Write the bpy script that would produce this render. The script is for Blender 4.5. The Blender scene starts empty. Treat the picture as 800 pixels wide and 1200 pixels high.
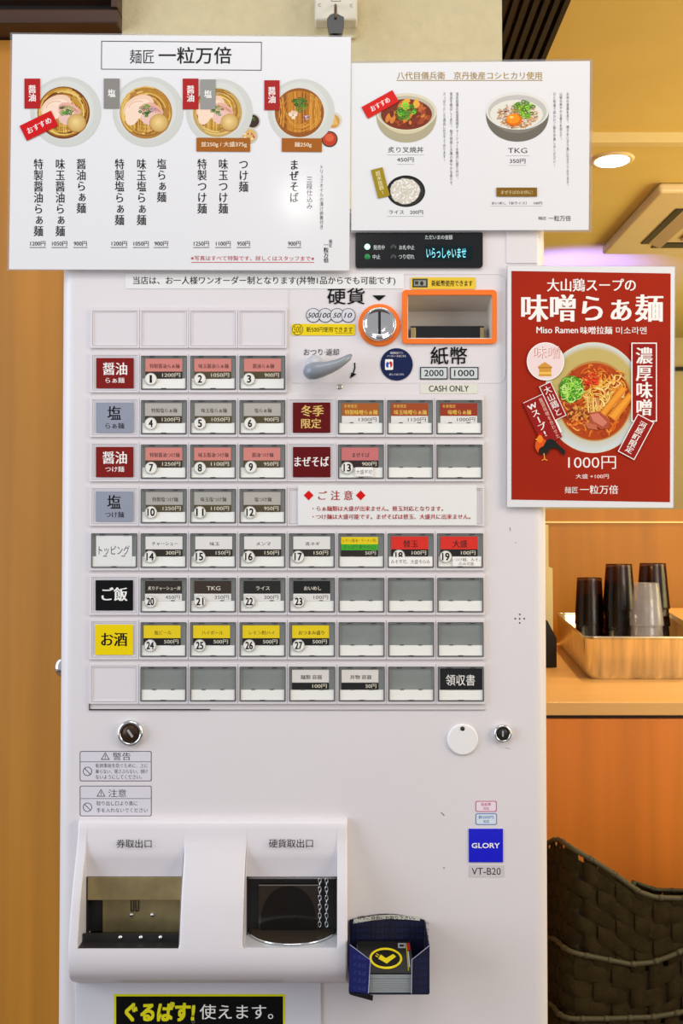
import bpy, bmesh, math, random
from mathutils import Vector, Matrix
random.seed(7)
C = bpy.context.scene.collection
SC = bpy.context.scene
R = math.radians
# ------------------------------------------------------------------ camera
TH = R(1.4); F = 1200.0; CY = -1.2; CZ = 1.32
cd = bpy.data.cameras.new('camera'); cam = bpy.data.objects.new('camera', cd); C.objects.link(cam)
cam.location = (0, CY, CZ); cam.rotation_euler = (math.pi/2 + TH, 0, 0)
cd.sensor_fit = 'VERTICAL'; cd.sensor_height = 36.0; cd.lens = 36.0 * F / 1200.0
cd.clip_start = 0.05; cd.clip_end = 60
SC.camera = cam
SC.view_settings.view_transform = 'Standard'; SC.view_settings.look = 'None'
SC.view_settings.gamma = 1; SC.view_settings.use_curve_mapping = False
SC.view_settings.exposure = 0.0
# ------------------------------------------------------------------ world and lamps
w = bpy.data.worlds.new('world'); SC.world = w; w.use_nodes = True
w.node_tree.nodes['Background'].inputs[0].default_value = (0.96, 0.95, 1.0, 1)
w.node_tree.nodes['Background'].inputs[1].default_value = 0.44

def lamp(name, kind, loc, target, energy, col, size=1.0, sy=None, spot=60):
    l = bpy.data.lights.new(name, kind); l.energy = energy; l.color = col
    if kind == 'AREA':
        l.size = size
        if sy: l.shape = 'RECTANGLE'; l.size_y = sy
    elif kind == 'SPOT':
        l.spot_size = R(spot); l.spot_blend = 0.7; l.shadow_soft_size = size
    else: l.shadow_soft_size = size
    o = bpy.data.objects.new(name, l); C.objects.link(o); o.location = loc
    d = Vector(target) - Vector(loc)
    o.rotation_euler = d.to_track_quat('-Z', 'Y').to_euler()
    return o
lamp('window_daylight', 'AREA', (-2.3, -1.0, 1.6), (0, 0.1, 1.2), 44, (0.74, 0.86, 1.0), 1.5, 1.9)
lamp('room_lamp_right', 'AREA', (2.1, -1.3, 2.0), (0.0, 0, 1.2), 20, (1.0, 0.97, 0.95), 1.0, 1.0)
lamp('ceiling_panel_front', 'AREA', (0.0, -1.1, 2.75), (0.0, -0.5, 1.0), 11, (1.0, 0.98, 0.97), 1.2, 0.5)
lamp('ceiling_spot_front', 'AREA', (-0.13, -1.95, 2.36), (-0.06, 0, 1.7), 0.8, (1.0, 0.97, 0.92), 0.07)
lamp('warm_edge_fill', 'AREA', (1.25, -0.35, 1.5), (0.2, 0.1, 1.2), 7, (1.0, 0.80, 0.38), 0.6, 1.4)  # added side fill that warms the machine's right edge
lamp('ceiling_fill_low', 'AREA', (2.2, 1.4, 1.55), (0.9, 2.2, 2.4), 15, (1.0, 0.84, 0.36), 0.8, 0.8)  # added upward fill, out of view, brightening the ceiling
lamp('ceiling_fill_back', 'AREA', (2.4, 2.9, 1.5), (0.9, 2.6, 2.4), 14, (1.0, 0.84, 0.36), 0.8, 0.8)  # second added fill aimed up at the ceiling from out of view
lamp('counter_fill', 'AREA', (1.5, 0.5, 2.3), (0.75, 1.6, 1.0), 13, (1.0, 0.83, 0.46), 0.5, 0.5)  # extra warm fill added out of view for the counter area
lamp('blue_glow_fill', 'SPOT', (0.84, 2.75, 2.0), (0.90, 2.9, 2.4), 60, (0.10, 0.10, 1.0), 0.03, spot=100)  # added unseen spot that casts the purple glow on the ceiling

# ------------------------------------------------------------------ colours and materials
def s2l(v):
    v /= 255.0
    return v/12.92 if v <= 0.04045 else ((v+0.055)/1.055)**2.4
def c(r, g, b): return (s2l(r), s2l(g), s2l(b), 1.0)
MATS = {}
def mat(name, col, rough=0.5, metal=0.0, coat=0.0, bump=0.0, bscale=200, vary=0.0, vscale=(20, 20, 20), alpha=None, trans=0, spec=None):
    if name in MATS: return MATS[name]
    m = bpy.data.materials.new(name); m.use_nodes = True; MATS[name] = m
    nt = m.node_tree; b = nt.nodes['Principled BSDF']
    b.inputs['Base Color'].default_value = col
    b.inputs['Roughness'].default_value = rough; b.inputs['Metallic'].default_value = metal
    b.inputs['Coat Weight'].default_value = coat; b.inputs['Coat Roughness'].default_value = 0.12
    if spec is not None: b.inputs['Specular IOR Level'].default_value = spec
    if trans: b.inputs['Transmission Weight'].default_value = trans
    tc = nt.nodes.new('ShaderNodeTexCoord')
    if vary:
        mp = nt.nodes.new('ShaderNodeMapping'); mp.inputs['Scale'].default_value = vscale
        n = nt.nodes.new('ShaderNodeTexNoise'); n.inputs['Scale'].default_value = 1.0; n.inputs['Detail'].default_value = 6
        nt.links.new(tc.outputs['Object'], mp.inputs['Vector']); nt.links.new(mp.outputs[0], n.inputs['Vector'])
        r = nt.nodes.new('ShaderNodeValToRGB')
        lo = [x*(1-vary) for x in col[:3]] + [1]; hi = [min(1, x*(1+vary)) for x in col[:3]] + [1]
        r.color_ramp.elements[0].position = 0.3; r.color_ramp.elements[1].position = 0.7
        r.color_ramp.elements[0].color = lo; r.color_ramp.elements[1].color = hi
        nt.links.new(n.outputs['Fac'], r.inputs[0]); nt.links.new(r.outputs[0], b.inputs['Base Color'])
    if bump:
        n2 = nt.nodes.new('ShaderNodeTexNoise'); n2.inputs['Scale'].default_value = bscale; n2.inputs['Detail'].default_value = 3
        nt.links.new(tc.outputs['Object'], n2.inputs['Vector'])
        bp = nt.nodes.new('ShaderNodeBump'); bp.inputs['Strength'].default_value = bump; bp.inputs['Distance'].default_value = 0.002
        nt.links.new(n2.outputs['Fac'], bp.inputs['Height']); nt.links.new(bp.outputs[0], b.inputs['Normal'])
    return m
def emis(name, col, s):
    m = bpy.data.materials.new(name); m.use_nodes = True; b = m.node_tree.nodes['Principled BSDF']
    b.inputs['Base Color'].default_value = col
    b.inputs['Emission Color'].default_value = col; b.inputs['Emission Strength'].default_value = s
    return m
def clear(name, tint, gloss, rough=0.08):
    m = bpy.data.materials.new(name); m.use_nodes = True; nt = m.node_tree; nt.nodes.clear()
    t = nt.nodes.new('ShaderNodeBsdfTransparent'); t.inputs[0].default_value = tint
    g = nt.nodes.new('ShaderNodeBsdfGlossy'); g.inputs['Roughness'].default_value = rough; g.inputs[0].default_value = (1, 1, 1, 1)
    mx = nt.nodes.new('ShaderNodeMixShader'); mx.inputs[0].default_value = gloss
    o = nt.nodes.new('ShaderNodeOutputMaterial')
    nt.links.new(t.outputs[0], mx.inputs[1]); nt.links.new(g.outputs[0], mx.inputs[2]); nt.links.new(mx.outputs[0], o.inputs[0])
    return m
def print_mat(name, rough, coat):
    m = bpy.data.materials.new(name); m.use_nodes = True; nt = m.node_tree; b = nt.nodes['Principled BSDF']
    a = nt.nodes.new('ShaderNodeVertexColor'); a.layer_name = 'Col'
    nt.links.new(a.outputs[0], b.inputs['Base Color'])
    b.inputs['Specular IOR Level'].default_value = 0.15; b.inputs['Roughness'].default_value = rough; b.inputs['Coat Weight'].default_value = coat; b.inputs['Coat Roughness'].default_value = 0.06
    return m
M_PRINT = print_mat('printed_ink', 0.45, 0.0)
M_PRINTL = print_mat('laminated_ink', 0.4, 0.2)
M_BODY = mat('machine_enamel', c(226, 219, 219), 0.38, bump=0.08, bscale=900, vary=0.015, vscale=(6, 6, 6))
M_TILE = mat('lavender_plastic', c(224, 217, 218), 0.4)
M_TILE2 = mat('grey_white_plastic', c(218, 210, 208), 0.5)
M_HOUS = mat('outlet_plastic', c(222, 216, 218), 0.33, bump=0.03, bscale=500, vary=0.02, vscale=(9, 9, 20))
M_PAPER = mat('laminated_paper', c(228, 226, 226), 0.4, coat=0.45)
M_PAPER2 = mat('plain_paper', c(228, 225, 222), 0.6)
M_RED = mat('red_poster_ink', c(160, 32, 2), 0.6, coat=0.05, spec=0.15, vary=0.1, vscale=(9, 9, 9))
M_LAM = clear('laminate_film', (0.97, 0.97, 0.97, 1), 0.22, 0.12)
M_COVER = clear('button_cover_acrylic', (0.99, 0.99, 0.98, 1), 0.03, 0.10)
M_FRAME = mat('dark_clear_frame', c(70, 70, 68), 0.25)
M_FRIM = mat('grey_clear_rim', c(150, 150, 144), 0.25)
M_BACK = mat('unlit_button_plate', c(134, 138, 134), 0.28, vary=0.16, vscale=(30, 30, 40))
M_STRIP = mat('white_strip', c(246, 244, 238), 0.5)
M_BLACK = mat('black_plastic', c(18, 18, 20), 0.3)
M_DARK = mat('dark_cavity', c(30, 27, 24), 0.5)
M_ORANGE = mat('orange_plastic', c(246, 118, 24), 0.35)
M_CHROME = mat('chrome', (0.78, 0.78, 0.78, 1), 0.12, metal=1)
M_STEEL = mat('brushed_steel', (0.62, 0.58, 0.5, 1), 0.25, metal=1, vary=0.25, vscale=(40, 40, 2))
M_BRASS = mat('brass_plate', c(176, 158, 112), 0.42, metal=0.75, vary=0.28, vscale=(28, 28, 22))
M_GREY = mat('grey_lever_plastic', c(138, 144, 152), 0.28)
M_LGREY = mat('light_grey_plastic', c(190, 190, 192), 0.35)
M_BADGE = mat('number_sticker', c(240, 236, 226), 0.4)
M_NAVY = mat('navy_card', c(12, 15, 44), 0.45)
M_WOODL = mat('door_wood', c(188, 124, 36), 0.45, vary=0.14, vscale=(26, 26, 1.2), bump=0.05)
M_WOODB = mat('panel_wood', c(166, 108, 18), 0.45, vary=0.12, vscale=(22, 22, 1.0))
M_WOODC = mat('cabinet_wood', c(228, 130, 44), 0.42, vary=0.10, vscale=(24, 24, 0.9))
M_WOODT = mat('counter_wood', c(232, 178, 108), 0.35, vary=0.06, vscale=(3, 24, 24))
M_LINTEL = mat('dark_lintel_wood', c(62, 36, 22), 0.45, vary=0.2, vscale=(1.5, 30, 30))
M_WPAPER = mat('beige_wallpaper', c(206, 194, 158), 0.8, bump=0.6, bscale=160, vary=0.04, vscale=(60, 60, 60))
M_CEIL = mat('cream_ceiling', c(222, 198, 120), 0.8, bump=0.15, bscale=120, vary=0.03, vscale=(5, 5, 5))
M_CREAM = mat('cream_wall', c(226, 206, 150), 0.7)
M_FLOOR = mat('floor_tile', c(96, 80, 66), 0.5, vary=0.1)
M_SLAT = mat('black_slat', c(24, 20, 18), 0.5)
M_GAP = mat('brown_grille_back', c(120, 88, 58), 0.6)
M_AC = mat('air_conditioner_plastic', c(226, 206, 168), 0.4)
M_BASKET = mat('woven_strap', c(52, 41, 20), 0.8, bump=0.9, bscale=700, vary=0.30, vscale=(45, 45, 45), spec=0.12)
M_BASKET2 = mat('basket_rim_cord', c(72, 64, 38), 0.6, bump=0.5, bscale=500)
M_SMOKE = clear('smoked_plastic', (0.46, 0.35, 0.27, 1), 0.035, 0.2)
M_CLEARC = clear('clear_plastic', (0.90, 0.89, 0.92, 1), 0.06, 0.2)
_nt = M_CLEARC.node_tree; _o = [n for n in _nt.nodes if n.type == 'OUTPUT_MATERIAL'][0]; _m = _o.inputs[0].links[0].from_node
_d = _nt.nodes.new('ShaderNodeBsdfDiffuse'); _d.inputs[0].default_value = (0.75, 0.73, 0.78, 1); _x = _nt.nodes.new('ShaderNodeMixShader'); _x.inputs[0].default_value = 0.17
_nt.links.new(_m.outputs[0], _x.inputs[1]); _nt.links.new(_d.outputs[0], _x.inputs[2]); _nt.links.new(_x.outputs[0], _o.inputs[0])
M_NIPAPER = mat('note_slip', c(232, 230, 226), 0.6)
M_EDGE = mat('card_edge', c(150, 154, 154), 0.5)

# ------------------------------------------------------------------ pixel -> world on real planes
def ray(px, py):
    u = (px-400)/F; v = (600-py)/F
    return Vector((u, math.cos(TH) - v*math.sin(TH), math.sin(TH) + v*math.cos(TH)))
def P(px, py, Y=0.0):
    d = ray(px, py); t = (Y-CY)/d.y
    return Vector((d.x*t, Y, CZ + d.z*t))
def PZ(px, py, Z):
    d = ray(px, py); t = (Z-CZ)/d.z
    return Vector((d.x*t, CY + d.y*t, Z))

# ------------------------------------------------------------------ object helpers
W = {}
def link(name, me, parent, origin):
    o = bpy.data.objects.new(name, me); C.objects.link(o)
    W[o] = Vector(origin)
    if parent:
        o.parent = parent; o.location = W[o] - W[parent]
    else: o.location = W[o]
    return o
def thing(name, label, cat, loc=(0, 0, 0), group=None):
    o = bpy.data.objects.new(name, None); C.objects.link(o); o.location = loc; o.empty_display_size = 0.05
    W[o] = Vector(loc); tag(o, label, cat, group); return o
def tag(o, label, cat, group=None):
    o['label'] = label; o['category'] = cat
    if group: o['group'] = group
    return o
def struct(o, label=None):
    o['kind'] = 'structure'
    if label: o['label'] = label
    return o
class MB:
    def __init__(s): s.v = []; s.f = []; s.sm = []
    def add(s, vs, fs, smooth=False):
        n = len(s.v); s.v += [tuple(v) for v in vs]
        for f in fs: s.f.append(tuple(i+n for i in f)); s.sm.append(smooth)
        return s
    def box(s, a, b, bev=0.0, seg=2):
        x0, x1 = sorted((a[0], b[0])); y0, y1 = sorted((a[1], b[1])); z0, z1 = sorted((a[2], b[2]))
        if bev:
            bm = bmesh.new(); bmesh.ops.create_cube(bm, size=1)
            for v in bm.verts: v.co = Vector(((x0+x1)/2 + v.co.x*(x1-x0), (y0+y1)/2 + v.co.y*(y1-y0), (z0+z1)/2 + v.co.z*(z1-z0)))
            bmesh.ops.bevel(bm, geom=list(bm.edges), offset=bev, segments=seg, profile=0.5, affect='EDGES')
            s.frombm(bm); return s
        vs = [(x0, y0, z0), (x1, y0, z0), (x1, y1, z0), (x0, y1, z0), (x0, y0, z1), (x1, y0, z1), (x1, y1, z1), (x0, y1, z1)]
        return s.add(vs, [(0, 3, 2, 1), (4, 5, 6, 7), (0, 1, 5, 4), (1, 2, 6, 5), (2, 3, 7, 6), (3, 0, 4, 7)])
    def frombm(s, bm, smooth=False):
        bm.verts.ensure_lookup_table(); bm.verts.index_update()
        s.add([v.co.copy() for v in bm.verts], [[v.index for v in f.verts] for f in bm.faces], smooth); bm.free()
    def prism(s, pts, y0, y1):           # outline in (x,z), extruded along y
        n = len(pts); vs = [(p[0], y0, p[1]) for p in pts] + [(p[0], y1, p[1]) for p in pts]
        fs = [tuple(range(n)), tuple(range(2*n-1, n-1, -1))] + [(i, i+n, (i+1) % n+n, (i+1) % n) for i in range(n)]
        return s.add(vs, fs)
    def lathe(s, prof, o, axis='y', n=32, smooth=True):    # prof: (radius, along)
        vs = []; fs = []
        for r, h in prof:
            for k in range(n):
                a = 2*math.pi*k/n; ca, sa = r*math.cos(a), r*math.sin(a)
                vs.append((o[0]+ca, o[1]+h, o[2]+sa) if axis == 'y' else (o[0]+ca, o[1]+sa, o[2]+h) if axis == 'z' else (o[0]+h, o[1]+ca, o[2]+sa))
        for i in range(len(prof)-1):
            for k in range(n): fs.append((i*n+k, i*n+(k+1) % n, (i+1)*n+(k+1) % n, (i+1)*n+k))
        return s.add(vs, fs, smooth)
    def tube(s, pts, rad, n=10, caps=True, flat=1.0):
        pts = [Vector(p) for p in pts]; rad = rad if isinstance(rad, (list, tuple)) else [rad]*len(pts)
        vs = []; fs = []; up = None
        for i, p in enumerate(pts):
            d = (pts[min(i+1, len(pts)-1)] - pts[max(i-1, 0)]).normalized()
            if up is None:
                up = d.cross(Vector((0, 1, 0)));
                if up.length < 0.1: up = d.cross(Vector((1, 0, 0)))
            up = (up - d*up.dot(d)).normalized(); side = d.cross(up)
            for k in range(n):
                a = 2*math.pi*k/n; vs.append(p + (up*math.cos(a) + side*math.sin(a)*flat)*rad[i])
        for i in range(len(pts)-1):
            for k in range(n): fs.append((i*n+k, i*n+(k+1) % n, (i+1)*n+(k+1) % n, (i+1)*n+k))
        if caps: fs.append(tuple(range(n-1, -1, -1))); fs.append(tuple(range((len(pts)-1)*n, len(pts)*n)))
        return s.add(vs, fs, True)
    def build(s, name, m, parent=None, origin=None, label=None):
        if origin is None:
            xs = list(zip(*s.v)); origin = Vector(((min(xs[0])+max(xs[0]))/2, (min(xs[1])+max(xs[1]))/2, min(xs[2])))
        origin = Vector(origin)
        me = bpy.data.meshes.new(name); me.from_pydata([(v[0]-origin[0], v[1]-origin[1], v[2]-origin[2]) for v in s.v], [], s.f)
        me.polygons.foreach_set('use_smooth', s.sm); me.materials.append(m)
        if m is not None and len(s.f) > 1:
            bm = bmesh.new(); bm.from_mesh(me); bmesh.ops.recalc_face_normals(bm, faces=list(bm.faces)); bm.to_mesh(me); bm.free()
        o = link(name, me, parent, origin)
        if label: o['label'] = label
        return o
def rrect(x0, y0, x1, y1, r, n=6):
    pts = []
    for cx, cy, a0 in ((x1-r, y1-r, 0), (x0+r, y1-r, 90), (x0+r, y0+r, 180), (x1-r, y0+r, 270)):
        for k in range(n+1):
            a = R(a0 + 90*k/n); pts.append((cx + r*math.cos(a), cy + r*math.sin(a)))
    return pts
def pxp(pts, Y): return [(P(x, y, Y).x, P(x, y, Y).z) for x, y in pts]
def ring(mb, outer, inner, y0, y1):      # two outlines with the same count, (x,z)
    n = len(outer)
    vs = [(p[0], y0, p[1]) for p in outer] + [(p[0], y0, p[1]) for p in inner] + [(p[0], y1, p[1]) for p in outer] + [(p[0], y1, p[1]) for p in inner]
    fs = []
    for i in range(n):
        j = (i+1) % n
        fs += [(i, j, n+j, n+i), (i, 2*n+i, 2*n+j, j), (n+i, n+j, 3*n+j, 3*n+i), (2*n+i, 3*n+i, 3*n+j, 2*n+j)]
    mb.add(vs, fs); return mb

# ------------------------------------------------------------------ lettering
_tc = {}
def glyphs(s, weight=0.0, res=3):
    k = (s, weight)
    if k in _tc: return _tc[k]
    cu = bpy.data.curves.new('t', 'FONT'); cu.body = s; cu.offset = weight; cu.resolution_u = res; cu.fill_mode = 'FRONT'
    o = bpy.data.objects.new('t', cu); C.objects.link(o)
    dg = bpy.context.evaluated_depsgraph_get(); me = bpy.data.meshes.new_from_object(o.evaluated_get(dg))
    vs = [(v.co.x, v.co.y) for v in me.vertices]; fs = [tuple(p.vertices) for p in me.polygons]
    bpy.data.objects.remove(o); bpy.data.curves.remove(cu); bpy.data.meshes.remove(me)
    if vs:
        xs, ys = zip(*vs); bb = (min(xs), min(ys), max(xs), max(ys))
    else: bb = (0, 0, 1, 1)
    _tc[k] = (vs, fs, bb); return _tc[k]
KB = glyphs('国')[2]; EM = (KB[3]-KB[1])/0.90; ECX = (KB[0]+KB[2])/2; ECY = (KB[1]+KB[3])/2
class Print:
    """flat print: coloured shapes given in photo pixels, laid on the plane y = Y"""
    def __init__(s, Y, step=2e-6): s.Y = Y; s.v = []; s.f = []; s.c = []; s.k = 0; s.step = step
    def _add(s, pts, faces, col):
        y = s.Y - s.k*s.step; s.k += 1; n = len(s.v)
        for p in pts:
            q = P(p[0], p[1], s.Y); s.v.append((q.x, y, q.z))
        for f in faces: s.f.append(tuple(i+n for i in f)); s.c.append(col)
        return s
    def poly(s, pts, col): return s._add(pts, [tuple(range(len(pts)))], col)
    def rect(s, x0, y0, x1, y1, col, rot=0):
        cx, cy = (x0+x1)/2, (y0+y1)/2; a = R(rot); ca, sa = math.cos(a), math.sin(a)
        q = [(x0, y0), (x1, y0), (x1, y1), (x0, y1)]
        return s.poly([(cx+(x-cx)*ca+(y-cy)*sa, cy-(x-cx)*sa+(y-cy)*ca) for x, y in q], col)
    def frame(s, x0, y0, x1, y1, w, col, rot=0):
        cx, cy = (x0+x1)/2, (y0+y1)/2; a = R(rot); ca, sa = math.cos(a), math.sin(a)
        q = [(x0, y0), (x1, y0), (x1, y1), (x0, y1), (x0+w, y0+w), (x1-w, y0+w), (x1-w, y1-w), (x0+w, y1-w)]
        q = [(cx+(x-cx)*ca+(y-cy)*sa, cy-(x-cx)*sa+(y-cy)*ca) for x, y in q]
        return s._add(q, [(0, 1, 5, 4), (1, 2, 6, 5), (2, 3, 7, 6), (3, 0, 4, 7)], col)
    def rrect(s, x0, y0, x1, y1, r, col): return s.poly(rrect(x0, y0, x1, y1, r, 5), col)
    def ell(s, cx, cy, rx, ry, col, rot=0, n=36, jit=0.0):
        a0 = R(rot); pts = []
        for k in range(n):
            a = 2*math.pi*k/n; j = 1 + random.uniform(-jit, jit); x, y = rx*math.cos(a)*j, ry*math.sin(a)*j
            pts.append((cx + x*math.cos(a0) + y*math.sin(a0), cy - x*math.sin(a0) + y*math.cos(a0)))
        return s.poly(pts, col)
    def ringp(s, cx, cy, rx, ry, w, col, n=40):
        o = [(cx+rx*math.cos(2*math.pi*k/n), cy+ry*math.sin(2*math.pi*k/n)) for k in range(n)]
        i = [(cx+(rx-w)*math.cos(2*math.pi*k/n), cy+(ry-w)*math.sin(2*math.pi*k/n)) for k in range(n)]
        return s._add(o+i, [(k, (k+1) % n, n+(k+1) % n, n+k) for k in range(n)], col)
    def grad(s, cx, cy, rx, ry, c0, c1, n=8, dx=0, dy=0):  # printed radial tone, outer c0 to inner c1
        for i in range(n):
            t = i/(n-1); k = 1-t*0.9
            s.ell(cx+dx*t, cy+dy*t, rx*k, ry*k, tuple(c0[j]*(1-t)+c1[j]*t for j in range(4)))
        return s
    def stroke(s, pts, wd, col):
        L = []; Rr = []
        for i, p in enumerate(pts):
            a = pts[max(i-1, 0)]; b = pts[min(i+1, len(pts)-1)]
            dx, dy = b[0]-a[0], b[1]-a[1]; l = math.hypot(dx, dy) or 1; nx, ny = -dy/l*wd/2, dx/l*wd/2
            L.append((p[0]+nx, p[1]+ny)); Rr.append((p[0]-nx, p[1]-ny))
        n = len(pts); return s._add(L+Rr, [(i, i+1, n+i+1, n+i) for i in range(n-1)], col)
    def arc(s, cx, cy, rx, ry, a0, a1, wd, col, rot=0, n=7):
        r0 = R(rot); pts = []
        for k in range(n):
            a = R(a0 + (a1-a0)*k/(n-1)); x, y = rx*math.cos(a), ry*math.sin(a)
            pts.append((cx+x*math.cos(r0)+y*math.sin(r0), cy-x*math.sin(r0)+y*math.cos(r0)))
        return s.stroke(pts, wd, col)
    def text(s, t, x0, y0, x1, y1, col, rot=0, wt=0.0, m=0.0, shear=0.0):
        sh = [(0, 0)]
        if wt > 0: q_ = wt*0.8; sh = [(-q_, -q_), (q_, -q_), (-q_, q_), (q_, q_)] if wt > 0.009 else [(-q_, 0), (q_, 0)]
        elif m: sh = [(-m, 0), (m, 0)] if m < 0.02 else [(-m, 0), (0, 0), (m, 0)]
        vs, fs, bb = glyphs(t, min(wt, 0)); bw = (bb[2]-bb[0]) or 1; bh = (bb[3]-bb[1]) or 1
        cx, cy = (x0+x1)/2, (y0+y1)/2; a = R(rot); ca, sa = math.cos(a), math.sin(a)
        for d, e in sh:
            pts = []
            for x, y in vs:
                X = x0 + (x-bb[0])/bw*(x1-x0) + d*(y1-y0) + shear*(y-bb[1]-bh/2)/bh*(y1-y0); Y = y1 - (y-bb[1])/bh*(y1-y0) + e*(y1-y0)
                pts.append((cx+(X-cx)*ca+(Y-cy)*sa, cy-(X-cx)*sa+(Y-cy)*ca))
            s._add(pts, fs, col)
        return s
    def vtext(s, t, xc, y0, y1, wd, col, rot=0, wt=0.0, m=0.0, pivot=None):
        n = len(t); h = (y1-y0)/n; a = R(rot); ca, sa = math.cos(a), math.sin(a); px_, py_ = pivot or (xc, (y0+y1)/2)
        for i, ch in enumerate(t):
            if ch in ' 　': continue
            vs, fs, bb = glyphs(ch, wt); cyy = y0 + h*(i+0.5)
            for d in ((0,) if not m else (-m, m)):
                pts = []
                for x, y in vs:
                    gx, gy = (x-ECX)/EM, (y-ECY)/EM
                    if ch in 'ー': gx, gy = gy, -gx
                    if ch in '、。': gx += 0.55; gy += 0.5
                    if ch in 'ァィゥェォッャュョぁぃぅぇぉっゃゅょ': gx += 0.08; gy += 0.05
                    if ch in '!+WTKG' or ch.isdigit(): gx = (x-(bb[0]+bb[2])/2)/EM
                    X = xc + (gx+d)*wd; Y = cyy - gy*h*1.0
                    pts.append((px_+(X-px_)*ca+(Y-py_)*sa, py_-(X-px_)*sa+(Y-py_)*ca))
                s._add(pts, fs, col)
        return s
    def build(s, name, parent, m=None, label=None):
        xs = list(zip(*s.v)); o = Vector(((min(xs[0])+max(xs[0]))/2, s.Y, (min(xs[2])+max(xs[2]))/2))
        me = bpy.data.meshes.new(name); me.from_pydata([(v[0]-o.x, v[1]-o.y, v[2]-o.z) for v in s.v], [], s.f)
        at = me.color_attributes.new('Col', 'FLOAT_COLOR', 'CORNER')
        buf = []
        for f, col in zip(s.f, s.c):
            for _ in f: buf.extend(col)
        at.data.foreach_set('color', buf); me.materials.append(m or M_PRINT)
        ob = link(name, me, parent, o)
        if label: ob['label'] = label
        return ob
INK = c(14, 12, 13); WHITE = c(244, 240, 234); RED = c(190, 30, 24); GREYC = c(150, 146, 140)

# ================================================================== SETTING
YW = 0.42
def plane_box(name, a, b, m, label=None, parent=None):
    o = MB().box(a, b).build(name, m, parent)
    return struct(o, label) if parent is None else o
plane_box('floor', (-3, -3.2, -0.05), (5, 6, 0), M_FLOOR)
plane_box('ceiling', (-1.6, 0.0, 2.42), (5, PZ(700, 155, 2.42).y, 2.5), M_CEIL, 'cream ceiling above the counter')
yb = PZ(700, 155, 2.42).y
plane_box('trim_1', (-1.6, yb, 2.392), (5, yb+0.03, 2.5), M_CREAM, 'narrow drop edge where the cream ceiling steps down')
plane_box('ceiling', (-1.6, yb+0.03, 2.395), (5, 5.2, 2.5), M_CEIL, 'lower cream ceiling towards the far wall')
x143 = P(143, 20, YW).x; x588 = P(588, 30, YW).x
plane_box('wall_back', (x143, YW, 0), (x588, YW+0.12, 2.6), M_WPAPER, 'beige textured wallpaper behind the ticket machine')
# wooden door and lintel on the left
dl = struct(MB().box((-1.6, YW+0.02, 0), (x143, YW+0.07, P(0, 40, YW).z)).build('door_1', M_WOODL), 'light brown wooden door panel beside the ticket machine')
lz = P(0, 38, YW).z
lt = struct(MB().box((-1.6, YW-0.03, lz), (x143, YW+0.1, P(0, 21, YW).z), 0.003).build('trim_2', M_LINTEL), 'dark brown stepped wooden lintel over the door')
MB().box((-1.6, YW-0.012, P(0, 20.5, YW).z), (P(136, 10, YW).x, YW+0.1, P(0, 11, YW).z)).build('lintel_groove', M_DARK, lt)
MB().box((-1.6, YW-0.04, P(0, 11, YW).z), (P(136, 10, YW).x, YW+0.1, 2.6), 0.003).build('lintel_beam', M_LINTEL, lt)
MB().box((P(136, 10, YW).x, YW-0.035, P(0, 21, YW).z), (x143, YW+0.1, 2.6)).build('lintel_post', M_LINTEL, lt)
# far wall, low wood partition
plane_box('wall_far', (-1.6, 4.3, 0), (5, 4.4, 2.45), M_CREAM, 'cream far wall of the dining room')
MB_r = MB().box((-1.6, 4.27, P(795, 434, 4.27).z), (5, 4.3, P(795, 430, 4.27).z)); struct(MB_r.build('trim_3', M_BLACK), 'thin black rail along the cream far wall')
YP = 2.05
pt = plane_box('wall_right', (-1.2, YP, 0), (3.5, YP+0.08, P(795, 597, YP).z), M_WOODB, 'orange wooden partition behind the cup tray')
struct(MB().box((-1.2, YP-0.004, P(795, 613, YP).z), (3.5, YP, P(795, 611, YP).z)).build('trim_4', M_CREAM), 'thin pale line across the wooden partition')
# ceiling grille with black slats
gx1 = PZ(665, 0, 2.42).x; gx0 = 0.10; gyl = yb-0.03
gr = thing('ceiling_grille', 'black slatted ceiling grille beside the wallpapered wall end', 'grille', ((gx0+gx1)/2, 1.0, 2.40))
MB().box((gx0, YW-0.2, 2.408), (gx1, gyl, 2.4195)).build('grille_back', M_GAP, gr)
x = gx1-0.008; k = 0
while x > gx0+0.008:
    MB().box((x-0.011, YW-0.2, 2.385), (x, gyl, 2.408)).build('slat', M_SLAT, gr); x -= 0.0205

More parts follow.
